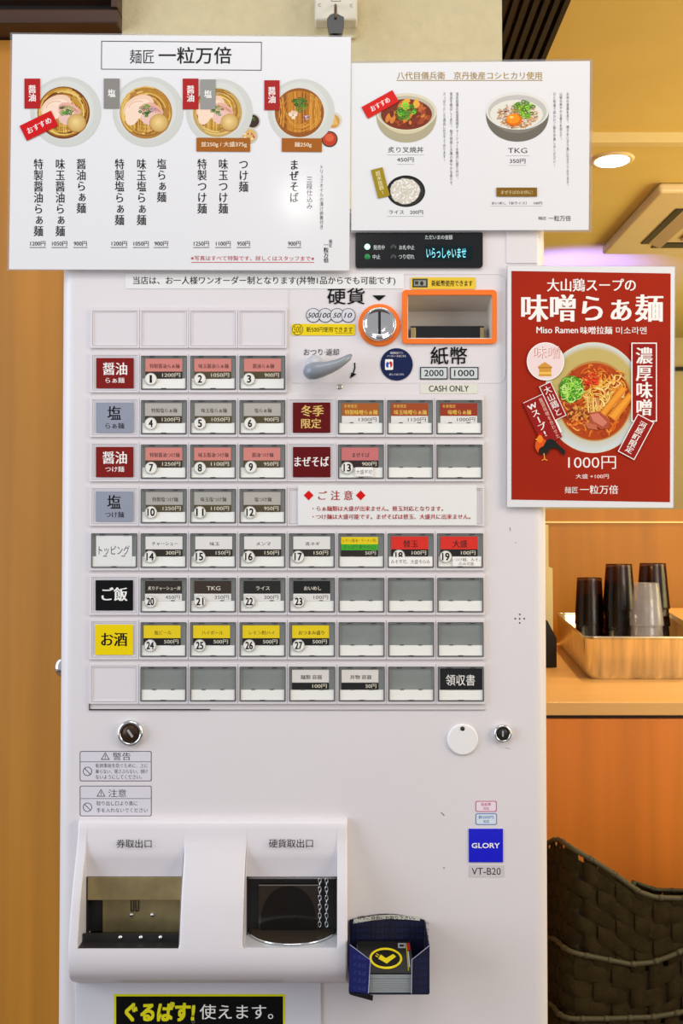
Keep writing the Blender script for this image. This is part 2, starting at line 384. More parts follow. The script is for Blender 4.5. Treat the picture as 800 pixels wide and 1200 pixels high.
# ================================================================== TICKET MACHINE
BX0 = P(70.5, 800, 0.01).x; BX1 = P(640, 800, 0.012).x; BZ1 = P(400, 245, 0).z; BD = 0.36; RAD = 0.016
mach = thing('ticket_machine', 'white ramen ticket vending machine with a grid of menu buttons', 'ticket machine', ((BX0+BX1)/2, 0.18, 0))
def hole(px0, py0, px1, py1): a = P(px0, py0); b = P(px1, py1); return (a.x, b.z, b.x, a.z)
OX = dict(x0=-0.3042, l1=-0.293, l2=-0.181, r1=-0.109, r2=-0.0050, x1=0.0068)
ZOT = P(100, 1034, -0.012).z; ZOB = P(100, 1112, -0.050).z
holes = [hole(478, 346, 576, 396), (OX['l1'], ZOB, OX['l2'], ZOT), (OX['r1'], ZOB, OX['r2'], ZOT), ]
def body():
    mb = MB(); xa, xb = BX0+RAD, BX1-RAD
    xs = sorted({xa, xb, *[h[0] for h in holes], *[h[2] for h in holes]}); zs = sorted({0.0, BZ1, *[h[1] for h in holes], *[h[3] for h in holes]})
    for i in range(len(xs)-1):
        for j in range(len(zs)-1):
            cx, cz = (xs[i]+xs[i+1])/2, (zs[j]+zs[j+1])/2
            if any(h[0] < cx < h[2] and h[1] < cz < h[3] for h in holes): continue
            mb.add([(xs[i], 0, zs[j]), (xs[i+1], 0, zs[j]), (xs[i+1], 0, zs[j+1]), (xs[i], 0, zs[j+1])], [(0, 1, 2, 3)])
    N = 8
    for side in (0, 1):
        vs = []
        for k in range(N+1):
            a = math.pi/2*k/N; ox = RAD*(1-math.sin(a)) if False else RAD*math.sin(a); oy = RAD*(1-math.cos(a))
            X = (xa - ox) if side == 0 else (xb + ox)
            vs += [(X, oy, 0), (X, oy, BZ1)]
        mb.add(vs, [(2*k, 2*k+2, 2*k+3, 2*k+1) if side else (2*k+2, 2*k, 2*k+1, 2*k+3) for k in range(N)], True)
    mb.add([(BX0, RAD, 0), (BX0, BD, 0), (BX0, BD, BZ1), (BX0, RAD, BZ1), (BX1, RAD, 0), (BX1, BD, 0), (BX1, BD, BZ1), (BX1, RAD, BZ1)], [(0, 3, 2, 1), (4, 5, 6, 7), (1, 2, 6, 5), (3, 7, 6, 2), (0, 1, 5, 4)])
    mb.add([(xa, 0, BZ1), (xb, 0, BZ1), (BX1, RAD, BZ1), (BX0, RAD, BZ1)], [(0, 1, 2, 3)])
    o = MB.build(mb, 'body', M_BODY, mach); return o
# normals: keep as authored
def fixn(o): return o
body()
# upper head cover, side panel seam
a = P(593, 309); b = P(629, 200); MB().box((a.x, -0.0012, a.z), (b.x, 0.0005, BZ1-0.002), 0.0008).build('head_cover', M_BODY, mach)
# thin film round the money slots
ring(MB(), pxp(rrect(338, 321, 592, 449, 9), 0), pxp(rrect(338.7, 321.7, 591.3, 448.3, 8.4), 0), -0.0004, 0.0002).build('front_film', mat('front_film', c(222, 214, 212), 0.4), mach)
# side lock peeping out on the left
q = P(78, 781, 0.05)
MB().lathe([(0.0001, 0), (0.011, 0), (0.0128, -0.003), (0.0128, -0.012), (0.009, -0.014), (0.0001, -0.014)], (q.x, 0.055, q.z), 'y').build('side_lock', M_CHROME, mach)

# ---- button field
def cell(r, k):
    t = (r-1)/7; x = (165.8+57.55*(k-1))*(1-t) + (165.2+58.02*(k-1))*t + 26.4; y = 417 + 52.07*(r-1) + 19.9
    return x, y
a = P(104.5, 831.5); b = P(568, 360)
c1 = P(338, 462.5); mb = MB(); mb.box((a.x, -0.0004, a.z), (b.x, 0.0005, c1.z)); mb.box((a.x, -0.0004, c1.z), (c1.x, 0.0005, b.z)); mb.build('button_panel', M_TILE2, mach)
q0 = P(104.5, 832); q1 = P(246, 830)
MB().box((q0.x, -0.0016, q0.z), (q1.x, 0, q0.z+0.0012)).build('panel_shadow_line', M_BLACK, mach)  # dark strips painting the shadow line in the gap below the panel
MB().box((q0.x, -0.0016, q0.z), (q0.x+0.0009, 0, q0.z+0.008)).build('panel_shadow_line', M_BLACK, mach)
MB().box((q1.x, -0.0012, q0.z), (P(568, 830).x, 0, q0.z+0.0006)).build('panel_shadow_line', M_GREY, mach)
_sh = {}
def shared(key, fn, name, m):
    if key not in _sh:
        mb = fn(); me = bpy.data.meshes.new(name); me.from_pydata(mb.v, [], mb.f); me.materials.append(m); me.polygons.foreach_set('use_smooth', mb.sm)
        bm = bmesh.new(); bm.from_mesh(me); bmesh.ops.recalc_face_normals(bm, faces=list(bm.faces)); bm.to_mesh(me); bm.free(); _sh[key] = me
    return _sh[key]
S = 0.001
def rr(w, h, r=0.6, dz=0): return [(x*S, (z+dz)*S) for x, z in rrect(-w/2, -h/2, w/2, h/2, r, 3)]
def bezel_mb():
    mb = MB(); ring(mb, rr(57.2, 46.2), rr(53.6, 40.2), -0.0030, 0.0); return mb
def tile_mb():
    mb = MB(); ring(mb, rr(57.2, 46.2), rr(52.8, 41.6), -0.0026, 0.0)
    ring(mb, rr(51.8, 40.6), rr(49.8, 38.8), -0.0026, 0.0); mb.box((-0.0262, -0.0018, -0.0206), (0.0262, 0, 0.0206)); return mb
def frame_mb():
    mb = MB(); ring(mb, rr(53.2, 39.8, 0.8), rr(51.8, 38.4, 0.5), -0.0040, 0.0); return mb
def rim_mb():
    mb = MB(); ring(mb, rr(51.8, 38.4, 0.5), rr(50.2, 36.9, 0.4), -0.0036, 0.0); return mb
def backing_mb():
    mb = MB(); mb.box((-0.0256, -0.0020, -0.0072), (0.0256, 0, 0.0188)); return mb
def strip_mb():
    mb = MB(); mb.box((-0.0252, -0.0026, -0.0185), (0.0252, 0, -0.0068)); return mb
def clip_mb():
    mb = MB(); mb.box((-0.0130, -0.0030, -0.0070), (-0.0085, -0.002, -0.0060)); mb.box((0.0085, -0.0030, -0.0070), (0.0130, -0.002, -0.0060))
    mb.box((-0.017, -0.0044, 0.0182), (-0.011, -0.0035, 0.0192)); mb.box((0.011, -0.0044, 0.0182), (0.017, -0.0035, 0.0192)); mb.box((-0.003, -0.0044, -0.0192), (0.003, -0.0035, -0.0182)); return mb
def cover_mb():
    mb = MB(); mb.add([(-0.0252, -0.0036, -0.0186), (0.0252, -0.0036, -0.0186), (0.0252, -0.0036, 0.0186), (-0.0252, -0.0036, 0.0186)], [(0, 1, 2, 3)]); return mb
def badge_mb():
    mb = MB(); mb.lathe([(0.00001, -0.0003), (0.0069, -0.0003), (0.0071, -0.0001), (0.0071, 0.0002)], (0, 0, 0), 'y', 28, False); return mb
def centre(x, y): q = P(x, y, -0.002); q.y = 0; return q
def tile(r, k):
    x, y = cell(r, k); o = link('blank_tile', shared('tile', tile_mb, 'tile', M_TILE), mach, centre(x, y)); return o
def button(r, k, card=None, num=None, full=None):
    x, y = cell(r, k); q = centre(x, y)
    link('button_bezel', shared('bezel', bezel_mb, 'bezel', M_TILE), mach, q)
    b = link('menu_button', shared('frame', frame_mb, 'frame', M_FRAME), mach, q)
    link('rim', shared('rim', rim_mb, 'rim', M_FRIM), b, q)
    link('button_plate', shared('back', backing_mb, 'plate', M_BACK), b, q)
    link('write_strip', shared('strip', strip_mb, 'strip', M_STRIP), b, q)
    link('latch', shared('clip', clip_mb, 'latch', M_FRAME), b, q)
    link('clear_cover', shared('cover', cover_mb, 'cover', M_COVER), b, q)
    X0, Y0 = x-26.4, y-19.9
    if card:
        j = card.get('dx', random.uniform(-0.8, 0.8)); p = Print(-0.0029)
        cc = card['col']; xa, xb = X0+4.8+j, X0+48+j
        if 'col2' in card:
            p.rect(xa, Y0+4, xb, Y0+12.5, cc); p.rect(xa, Y0+12.5, xb, Y0+19.5, card['col2'])
            p.text(card['t'], xa+2, Y0+6, xb-2, Y0+10.8, card['ink'], wt=0.0); p.text(card['t2'], xa+3, Y0+13.5, xb-3, Y0+18, card['ink'])
            p.rect(xa, Y0+19.5, xb, Y0+27, card['band'])
            p.text(card['p'], xb-15, Y0+20.5, xb-2.5, Y0+25, card['pink'])
        else:
            p.rect(xa, Y0+3.4, xb, Y0+18.4, cc); p.rect(xa, Y0+18.4, xb, Y0+26.8, card['band'])
            n = len(card['t']); wtx = min(38, n*5.0) if n > 3 else n*5.6
            if 'w' in card: wtx = card['w']
            hh = card.get('h', 5.2); cx = (xa+xb)/2+card.get('tx', 1); yy = Y0+12 if 'top' not in card else Y0+14
            p.text(card['t'], cx-wtx/2, yy-hh/2, cx+wtx/2, yy+hh/2, card['ink'], m=0.02)
            if 'top' in card: p.text(card['top'], xa+2.5, Y0+5, xa+18, Y0+9, card['ink'])
            pw = 4.2*len(card['p'])
            p.text(card['p'], xb-2.5-pw, Y0+20.1, xb-2.5, Y0+25, card['pink'], m=0.01)
        p.build('label_card', b)
    if full:
        p = Print(-0.0029); fx0, fy0, fx1, fy1, fc, t, ic, tb = full
        p.rect(X0+fx0, Y0+fy0, X0+fx1, Y0+fy1, fc); p.text(t, X0+tb[0], Y0+tb[1], X0+tb[2], Y0+tb[3], ic, m=0.03, wt=0.004); p.build('label_card', b)
    if num:
        nx, ny = X0+10.8+num[1], Y0+27+num[2]; bq = P(nx, ny, -0.004)
        g = link('number_badge', shared('badge', badge_mb, 'badge', M_BADGE), b, Vector((bq.x, -0.0040, bq.z)))
        p = Print(-0.0045); s = num[0]; wd = (2.2 if s == '1' else 4.4) if len(s) == 1 else 8.2
        p.ringp(nx, ny, 7.0, 7.0, 0.35, c(120, 115, 105)); p.text(s, nx-wd/2, ny-4.3, nx+wd/2, ny+4.3, INK, wt=0.03); p.build('number_print', b)
    return b, X0, Y0
def header(r, k, col, lines):
    o = tile(r, k); x, y = cell(r, k); p = Print(-0.0030)
    p.rect(x-22, y-17.4, x+22, y+18.2, col)
    for t, bx, ic, m, wt in lines: p.text(t, x+bx[0], y+bx[1], x+bx[2], y+bx[3], ic, m=m, wt=wt)
    p.build('header_card', o)
for k in range(4): tile(0, k)
MAR = c(128, 26, 22); GRYH = c(148, 152, 166); CREAMT = c(240, 228, 205)
header(1, 0, MAR, [('醤油', (-14, -12, 14, 2.5), WHITE, 0.02, 0.0), ('らぁ麺', (-11, 5.5, 11, 12), WHITE, 0.01, 0)])
header(2, 0, GRYH, [('塩', (-8.5, -13, 7, 3), INK, 0.02, 0), ('らぁ麺', (-11, 6.5, 11, 13.5), INK, 0.02, 0)])
header(3, 0, MAR, [('醤油', (-14, -12, 14, 2.5), WHITE, 0.02, 0.0), ('つけ麺', (-11, 5.5, 11, 12), WHITE, 0.01, 0)])
header(4, 0, GRYH, [('塩', (-8.5, -13, 7, 3), INK, 0.02, 0), ('つけ麺', (-11, 6.5, 11, 13.5), INK, 0.02, 0)])
header(2, 4, c(98, 14, 16), [('冬季', (-12, -14, 14, -1), c(226, 190, 110), 0.03, 0), ('限定', (-12, 1.5, 11, 13), c(226, 190, 110), 0.02, 0)])
header(3, 4, c(98, 14, 18), [('まぜそば', (-20, -6, 20, 5.5), WHITE, 0.02, 0)])
header(6, 0, c(12, 12, 13), [('ご飯', (-14.5, -9, 15, 7), WHITE, 0.03, 0)])
header(7, 0, c(240, 210, 0), [('お酒', (-15, -8, 15, 8), INK, 0.03, 0)])
tile(8, 0)
PINK = c(216, 134, 124); OL = c(84, 72, 46); GC = c(184, 178, 170); BK = c(26, 24, 22); PT = c(228, 220, 200); RU = c(168, 78, 30); YT = c(236, 200, 90)
WC = c(232, 228, 224); YE = c(238, 208, 10); DT = c(60, 40, 34)
def cd_(t, p, col, band=OL, ink=DT, pink=PT, **kw): return dict(t=t, p=p, col=col, band=band, ink=ink, pink=pink, **kw)
button(1, 1, cd_('特製醤油らぁ麺', '1200円', PINK, c(50, 40, 34), ink=c(90, 20, 20)), ('1', 0, 0)); button(1, 2, cd_('味玉醤油らぁ麺', '1050円', PINK), ('2', 0, 0)); button(1, 3, cd_('醤油らぁ麺', '900円', PINK), ('3', 0, 0))
button(2, 1, cd_('特製塩らぁ麺', '1200円', GC, c(60, 48, 34)), ('4', 0, 0)); button(2, 2, cd_('味玉塩らぁ麺', '1050円', GC), ('5', 0, 0)); button(2, 3, cd_('塩らぁ麺', '900円', GC), ('6', 1, 0))
for k, (t, pr, w_) in enumerate((('特製味噌らぁ麺', '1300円', 38), ('味玉味噌らぁ麺', '1150円', 38), ('味噌らぁ麺', '1000円', 27))):
    button(2, 5+k, cd_(t, pr, (c(172, 92, 28), c(166, 72, 30), c(156, 50, 24))[k], WC, YT, c(60, 55, 50), top='冬季限定', w=w_, h=5.5, dx=-0.5))
button(3, 1, cd_('特製醤油つけ麺', '1250円', PINK, c(64, 50, 36)), ('7', 0.5, 0)); button(3, 2, cd_('味玉醤油つけ麺', '1100円', PINK), ('8', 0, 0)); button(3, 3, cd_('醤油つけ麺', '950円', PINK), ('9', 2, -1))
b13, bx, by = button(3, 5, cd_('まぜそば', '900円', c(206, 116, 116), c(46, 32, 28), dx=-1), ('13', -0.5, 0))
p = Print(-0.0043); p.rect(bx+20, by+26.5, bx+40.5, by+37, WHITE).text('大盛不可', bx+20.8, by+29.5, bx+39.5, by+34.5, INK); p.build('note_slip', b13)
button(3, 6); button(3, 7)
button(4, 1, cd_('特製塩つけ麺', '1250円', c(178, 172, 166)), ('10', 0.5, 0)); button(4, 2, cd_('味玉塩つけ麺', '1100円', c(178, 174, 166)), ('11', 0, 0)); button(4, 3, cd_('塩つけ麺', '950円', GC), ('12', 1, 0))
for k in range(4, 8): tile(4, k)
button(5, 0, full=(5, 2.5, 47, 37.5, c(234, 232, 230), 'トッピング', INK, (8, 14, 44, 25)))
for k, (t, pr, n) in enumerate((('チャーシュー', '300円', '14'), ('味玉', '150円', '15'), ('メンマ', '150円', '16'), ('青ネギ', '150円', '17'))):
    button(5, 1+k, cd_(t, pr, WC, c(46, 40, 32), INK, h=4.4), (n, -0.5, 0))
button(5, 5, dict(t='レモン(醤油・ラーメン用)', t2='さっぱり爽やかに!', p='50円', col=YE, col2=c(66, 172, 44), band=c(40, 34, 26), ink=c(40, 60, 10), pink=PT, dx=-2))
RD = c(222, 44, 30)
b18, bx, by = button(5, 6, cd_('替玉', '100円', RD, BK, c(50, 10, 10), h=8.5, w=17, dx=-1), ('18', 2, -1))
p = Print(-0.0052); p.rect(bx+1, by+27.5, bx+52, by+38.5, WHITE).text('みそ不可、大盛今のみ', bx+3.5, by+30.5, bx+49, by+35.5, INK); p.build('note_slip', b18)
b19, bx, by = button(5, 7, cd_('大盛', '100円', RD, BK, c(50, 10, 10), h=8.5, w=17, dx=-1), ('19', -1, 0))
p = Print(-0.0043); p.rect(bx+18, by+27, bx+51, by+38.5, WHITE).text('つけ麺、みそ、', bx+20, by+28.5, bx+50, by+32.6, INK).text('のみ可能', bx+25, by+33.4, bx+43, by+37.4, INK); p.build('note_slip', b19)
for k, (t, pr, n) in enumerate((('炙りチャーシュー丼', '450円', '20'), ('TKG', '350円', '21'), ('ライス', '200円', '22'), ('おいめし', '100円', '23'))):
    button(6, 1+k, cd_(t, pr, (c(44, 34, 28), c(58, 44, 34), c(34, 30, 28), c(16, 15, 15))[k], WC, PT, c(70, 66, 60), h=4.6, w=(38, 16, 16, 20)[k]), (n, 0, 0.5))
for k in (5, 6, 7): button(6, k)
for k, (t, n) in enumerate((('瓶ビール', '24'), ('ハイボール', '25'), ('レモン酎ハイ', '26'), ('おつまみ盛り', '27'))):
    button(7, 1+k, cd_(t, '500円', YE, c(18, 16, 15), c(110, 90, 20) if k < 3 else INK, h=4.8, dx=-1.8), (n, -0.2, 0))
for k in (5, 6, 7): button(7, k)
for k in (1, 2, 3, 6): button(8, k)
button(8, 4, cd_('麺類 容器', '100円', c(226, 220, 214), c(20, 18, 17), INK, dx=-2)); button(8, 5, cd_('丼物 容器', '50円', c(226, 220, 214), c(20, 18, 17), INK, dx=-2))
button(8, 7, full=(2.5, 2, 52, 27, c(18, 17, 18), '領収書', WHITE, (9, 9, 43, 22)))
# notice card over the blank tiles
MB().box((P(349, 615).x, -0.0036, P(349, 615.5, -0.0036).z), (P(558, 569).x, -0.0032, P(558, 568.5, -0.0036).z)).build('notice_card', M_NIPAPER, mach)
p = Print(-0.0038)
for x_ in (361.5, 422.5): p.poly([(x_-5.8, 580.5), (x_, 574.7), (x_+5.8, 580.5), (x_, 586.3)], c(214, 22, 22))
DR = c(170, 30, 34)
p.text('ご', 373, 575.5, 383, 585.5, DR, m=0.02).text('注', 387.5, 575, 398, 586, DR, m=0.02).text('意', 403, 575, 413, 586, DR, m=0.02)
p.text('・らぁ麺類は大盛が出来ません。替玉対応となります。', 366, 593, 519, 599, DR, m=0.02).text('・つけ麺は大盛可能です。まぜそばは替玉、大盛共に出来ません。', 366, 602.5, 551, 608.5, DR, m=0.02)
p.build('notice_print', mach)

# ---- order slip along the poster's lower edge
MB().box((P(147, 338, 0).x, -0.0006, P(147, 338.5, 0).z), (P(473, 322, 0).x, 0, P(473, 321, 0).z)).build('order_slip', M_NIPAPER, mach)
p = Print(-0.0008); p.text('当店は、お一人様ワンオーダー制となります(丼物1品からでも可能です)', 156, 324, 463, 334.5, INK, m=0.008); p.build('slip_print', mach)
# ---- coin and note area print
p = Print(-0.0007)
p.text('硬貨', 383.5, 337.5, 427, 356.5, INK, wt=0.012).poly([(436, 346), (452, 346), (444, 352.5)], INK)
for x_, t in ((367, '500'), (381, '100'), (395, '50'), (408, '10')):
    p.ell(x_, 369.5, 8.4, 8.4, c(60, 60, 60)).ell(x_, 369.5, 7.7, 7.7, c(216, 214, 218))
    wd = 6 if len(t) == 3 else 4.2; p.text(t, x_-wd, 366.6, x_+wd, 372.4, INK, wt=0.02, shear=0.3)
p.rrect(341.5, 379.5, 416, 393, 3, c(238, 208, 30)).ell(348.5, 386.2, 6.6, 6.6, INK).ell(348.5, 386.2, 5.9, 5.9, c(238, 208, 30)).text('500', 344.2, 382.5, 352.8, 390, INK, wt=0.0)
p.text('新500円使用できます', 359, 383, 413, 389.3, INK, wt=0.012).rect(393, 390, 413, 390.5, INK)
p.rrect(481, 325, 557, 338.8, 2, c(232, 196, 60)).rect(483, 326.5, 501, 337, c(70, 70, 66)).rect(485, 328.5, 499, 335, c(150, 150, 140)).ell(494, 332, 2, 2.6, c(50, 50, 50)).rect(486, 329.5, 490, 333.5, c(60, 60, 60))
p.text('新紙幣使用できます', 505.5, 328.5, 553.5, 335.5, INK, wt=0.02)
p.text('おつり·返却', 356, 408.5, 397, 416.5, INK, wt=0.004)
p.text('紙幣', 504.5, 406.5, 547, 427, INK, wt=0.012)
for x0, x1, t in ((492, 524.5, '2000'), (527, 560.5, '1000')):
    p.rect(x0, 430, x1, 444.6, c(50, 60, 60)).rect(x0+1.3, 431.3, x1-1.3, 443.3, c(206, 210, 210)).text(t, x0+5, 433.6, x1-5, 440.8, INK, wt=0.02)
p.stroke([(415.5, 425), (415.6, 431), (413.5, 438)], 1.6, INK).poly([(410, 443.5), (417.5, 438.5), (411.5, 436.5)], INK)
p.ell(464.5, 427, 19, 19, c(24, 36, 76), n=48).rrect(451, 421, 460.5, 433.5, 1.2, WHITE).ell(454, 427.5, 2, 3.4, c(40, 80, 190)).ell(457.6, 427, 2, 3.6, c(200, 40, 40)).ell(456, 428.5, 1.1, 2.2, WHITE)
p.text('新紙幣対応アプリ', 457, 412.3, 472, 415, WHITE).text('インストールはこちら', 453.5, 416, 475.5, 418.4, WHITE).text('詳しくはこちら', 456, 437.5, 473, 440, WHITE)
p.build('money_area_print', mach, label='black lettering and yellow stickers round the coin and note slots')
MB().box((P(492.5, 460, 0).x, -0.0006, P(493, 461, 0).z), (P(559, 450, 0).x, 0, P(559, 450.3, 0).z)).build('cash_sticker', mat('cash_sticker', c(224, 222, 206), 0.5), mach)
p = Print(-0.0008); p.text('CASH ONLY', 502.5, 451.8, 549, 458.8, c(60, 55, 50), m=0.01); p.build('cash_print', mach)
# ---- note slot
mb = MB(); ring(mb, pxp(rrect(470.8, 339.6, 582, 402.6, 5), -0.003), pxp(rrect(477.2, 345.6, 576.6, 397, 1.2), -0.003), -0.0032, 0.0006)
ns = mb.build('note_slot_frame', M_ORANGE, mach)
h = holes[0]; DEP = 0.040
mb = MB(); x0, z0, x1, z1 = h
zs_ = z1 - 0.004; zb = P(500, 365, DEP).z; zsl = P(500, 382.3, DEP).z
mb.add([(x0, 0, z1), (x1, 0, z1), (x1, DEP, zb), (x0, DEP, zb)], [(0, 1, 2, 3)])
mb.add([(x0, DEP, zb), (x1, DEP, zb), (x1, DEP, z0-0.01), (x0, DEP, z0-0.01)], [(0, 1, 2, 3)])
mb.add([(x0, 0, z0), (x0, 0, z1), (x0, DEP, zb), (x0, DEP, z0-0.01)], [(0, 1, 2, 3)])
mb.add([(x1, 0, z0), (x1, 0, z1), (x1, DEP, zb), (x1, DEP, z0-0.01)], [(0, 1, 2, 3)])
mb.add([(x0, 0, z0), (x1, 0, z0), (x1, DEP, z0-0.01), (x0, DEP, z0-0.01)], [(0, 1, 2, 3)])
mb.build('note_recess', mat('note_recess_plastic', c(216, 206, 192), 0.4), mach)
a = P(481, 399, 0.02); b = P(567, 382, 0.02)
MB().box((a.x, 0.0205, a.z), (b.x, DEP-0.001, b.z)).build('note_slot', M_BLACK, mach)
for xa, xb in ((481, 487), (562.5, 567)):
    MB().box((P(xa, 398, 0.018).x, 0.018, P(xa, 398, 0.018).z), (P(xb, 384, 0.018).x, 0.0205, P(xb, 384, 0.018).z), 0.0004).build('brass_guide', M_BRASS, mach)
# ---- coin slot
cq = P(444.3, 381.2, 0)
MB().lathe([(0.0001, -0.0022), (0.0242, -0.0022), (0.0250, -0.0014), (0.0250, 0.0002)], (cq.x, 0, cq.z), 'y', 48, False).build('coin_slot_ring', M_ORANGE, mach)
MB().lathe([(0.0001, -0.0056), (0.006, -0.0057), (0.012, -0.0062), (0.0168, -0.0078), (0.0182, -0.0088), (0.0196, -0.0080), (0.0198, -0.002)], (cq.x, 0, cq.z), 'y', 48, True).build('coin_plate', M_CHROME, mach)
MB().box((cq.x-0.0014, -0.0092, cq.z-0.0125), (cq.x+0.0014, -0.0050, cq.z+0.0150)).build('coin_slit', M_BLACK, mach)
MB().box((cq.x-0.0042, -0.0094, cq.z-0.0170), (cq.x+0.0042, -0.0055, cq.z-0.0125), 0.0008).build('coin_lip', M_CHROME, mach)
# ---- return lever
pv = P(369, 427.5, -0.008)
lev = MB().lathe([(0.0112, 0.0), (0.0112, -0.010), (0.0100, -0.0125), (0.0001, -0.0135)], (pv.x, 0, pv.z), 'y', 32).build('return_lever_boss', M_LGREY, mach)
pts = [P(x, y, yy) for x, y, yy in ((360.5, 436, -0.012), (363, 435.5, -0.018), (368, 434.5, -0.021), (376, 433, -0.022), (386, 430.5, -0.022), (395, 427, -0.022), (403, 422.5, -0.021), (408, 419, -0.020), (411.5, 415.8, -0.019))]
MB().tube(pts, [0.006, 0.0092, 0.0100, 0.0090, 0.0074, 0.0060, 0.0047, 0.0038, 0.0018], 18).build('return_lever', M_GREY, mach)
sq = P(398, 453.3, 0)
MB().lathe([(0.0001, -0.0006), (0.0022, -0.0010), (0.0032, -0.0006), (0.0034, 0)], (sq.x, 0, sq.z), 'y', 16).build('screw', M_STEEL, mach)
# ---- display
dp = MB().prism(pxp(rrect(416.3, 271, 565.5, 313.8, 4), -0.003), -0.0032, 0.0006).build('display_panel', mat('display_glass', c(14, 16, 18), 0.18), mach)
p = Print(-0.0034); CW = c(214, 222, 220)
p.text('ただいまの金額', 498, 275.3, 530, 280.6, CW, wt=0.004).text('発売中', 437.3, 287.2, 450.5, 292.6, CW, wt=0.006).text('お札中止', 467.5, 287.2, 485.5, 292.6, CW, wt=0.004).text('中止', 436.5, 298.2, 445.5, 303.6, CW, wt=0.006).text('つり切れ', 467, 298.2, 485.5, 303.6, CW, wt=0.004)
p.rect(497, 287, 554, 305, c(10, 28, 34)); p.build('display_print', dp)
p = Print(-0.0036); p.text('いらっしゃいませ', 499.5, 290.6, 546, 302.5, c(130, 220, 240), wt=0.0); p.build('display_lettering', dp, emis('display_cyan', c(120, 220, 240), 0.9))
for x_, y_, m_ in ((430.2, 289.2, emis('green_lamp_on', c(170, 255, 210), 1.6)), (430.2, 300.8, emis('green_lamp_dim', c(14, 120, 60), 0.35)), (460.8, 289.4, mat('lamp_off', c(40, 42, 44), 0.4)), (460.8, 301, MATS['lamp_off'])):
    q = P(x_, y_, -0.003); MB().lathe([(0.0001, -0.0014), (0.0025, -0.001), (0.0034, 0)], (q.x, -0.0032, q.z), 'y', 20).build('indicator_lamp', m_, dp)
# ---- locks, cover disc, pin holes
def lock(px, py, r, dark, rot):
    q = P(px, py, -0.004); o = MB().lathe([(r, 0), (r, -0.003), (r*0.93, -0.0055), (r*0.76, -0.006), (r*0.72, -0.0035)], (q.x, 0, q.z), 'y', 36).build('lock_ring', M_CHROME, mach)
    MB().lathe([(0.0001, -0.0042), (r*0.70, -0.0042), (r*0.74, -0.0030), (r*0.74, 0)], (q.x, 0, q.z), 'y', 32).build('lock_core', dark, o)
    a = R(rot); d = Vector((math.sin(a), 0, math.cos(a))); n = Vector((d.z, 0, -d.x)); L = r*0.33; wd = r*0.09
    mb = MB(); cq_ = Vector((q.x, -0.0045, q.z)); vs = [cq_+d*L+n*wd, cq_+d*L-n*wd, cq_-d*L-n*wd, cq_-d*L+n*wd]
    mb.add(vs + [v+Vector((0, 0.001, 0)) for v in vs], [(0, 1, 2, 3), (4, 7, 6, 5), (0, 4, 5, 1), (1, 5, 6, 2), (2, 6, 7, 3), (3, 7, 4, 0)]); mb.build('keyhole', M_CHROME, o)
lock(152.5, 859.5, 0.0152, mat('lock_brown', c(70, 50, 36), 0.35, metal=0.6), -35)
lock(589, 859.8, 0.0105, mat('lock_dark', c(60, 56, 54), 0.35, metal=0.7), 0)
q = P(541.8, 866.5, 0)
kc = MB().lathe([(0.0001, -0.0026), (0.0168, -0.0026), (0.0178, -0.0018), (0.0180, 0)], (q.x, 0, q.z), 'y', 48, False).build('key_cover', mat('white_disc', c(238, 234, 232), 0.4), mach)
q = P(541.8, 854, -0.003); MB().lathe([(0.0001, -0.0006), (0.0022, -0.0006), (0.0027, 0)], (q.x, -0.0026, q.z), 'y', 16).build('rivet', mat('dark_rivet', c(44, 42, 30), 0.4), kc)
for dx, dy in ((0, 0), (-5.2, 0), (5.2, 0), (0, -5), (0, 5)):
    q = P(608.8+dx, 725+dy, 0); MB().lathe([(0.0001, -0.0002), (0.0009, -0.0002), (0.0010, 0)], (q.x, 0, q.z), 'y', 10, False).build('pinhole', M_BLACK, mach)
# ---- warning labels and small stickers
def warn(y0, y1, ym, title, tx, lines, hh):
    p = Print(-0.0002); p.rrect(93.5, y0, 177.5, y1, 2, c(70, 66, 70)).rrect(94.3, y0+0.8, 176.7, y1-0.8, 1.6, c(220, 214, 220)).rect(94, ym, 177, ym+0.7, c(90, 86, 90))
    p.poly([(tx, ym-2), (tx+5.3, ym-11), (tx+10.6, ym-2)], c(60, 56, 60)).poly([(tx+1.5, ym-2.9), (tx+5.3, ym-9.4), (tx+9.1, ym-2.9)], c(220, 214, 220)).rect(tx+4.9, ym-7.8, tx+5.7, ym-4.6, INK).rect(tx+4.9, ym-4.2, tx+5.7, ym-3.4, INK)
    p.text(title, tx+14, ym-10.6, tx+35, ym-1.5, c(60, 56, 60), wt=0.004)
    cy_ = (ym+y1)/2; p.ringp(102.5, cy_, 5.4, 5.4, 0.8, INK).stroke([(98.8, cy_-3.8), (106.2, cy_+3.8)], 0.8, INK)
    for t, x0, x1, yy in lines: p.text(t, x0, yy, x1, yy+hh, INK, wt=0.004)
    p.build('warning_label', mach)
warn(880.2, 915.5, 892.4, '警告', 118, (('転倒事故を防ぐために、上に', 112, 173, 894.7), ('乗らない、揺さぶらない、傾け', 112, 173, 901.5), ('ないようにしてください。', 112, 166, 908)), 5)
warn(920.8, 956.5, 935.5, '注意', 113, (('取り出し口より奥に', 113, 161, 938.7), ('手を入れないでください', 113, 173, 946.8)), 5.4)
p = Print(-0.0002)
p.rrect(557, 938.6, 581.7, 951.4, 2, c(196, 60, 130)).rrect(557.9, 939.5, 580.8, 950.5, 1.5, c(238, 220, 228)).text('新紙幣', 563.5, 940.8, 575, 944.6, c(170, 40, 110), wt=0.01).text('対応', 566, 945.7, 573, 949.3, c(170, 40, 110), wt=0.01)
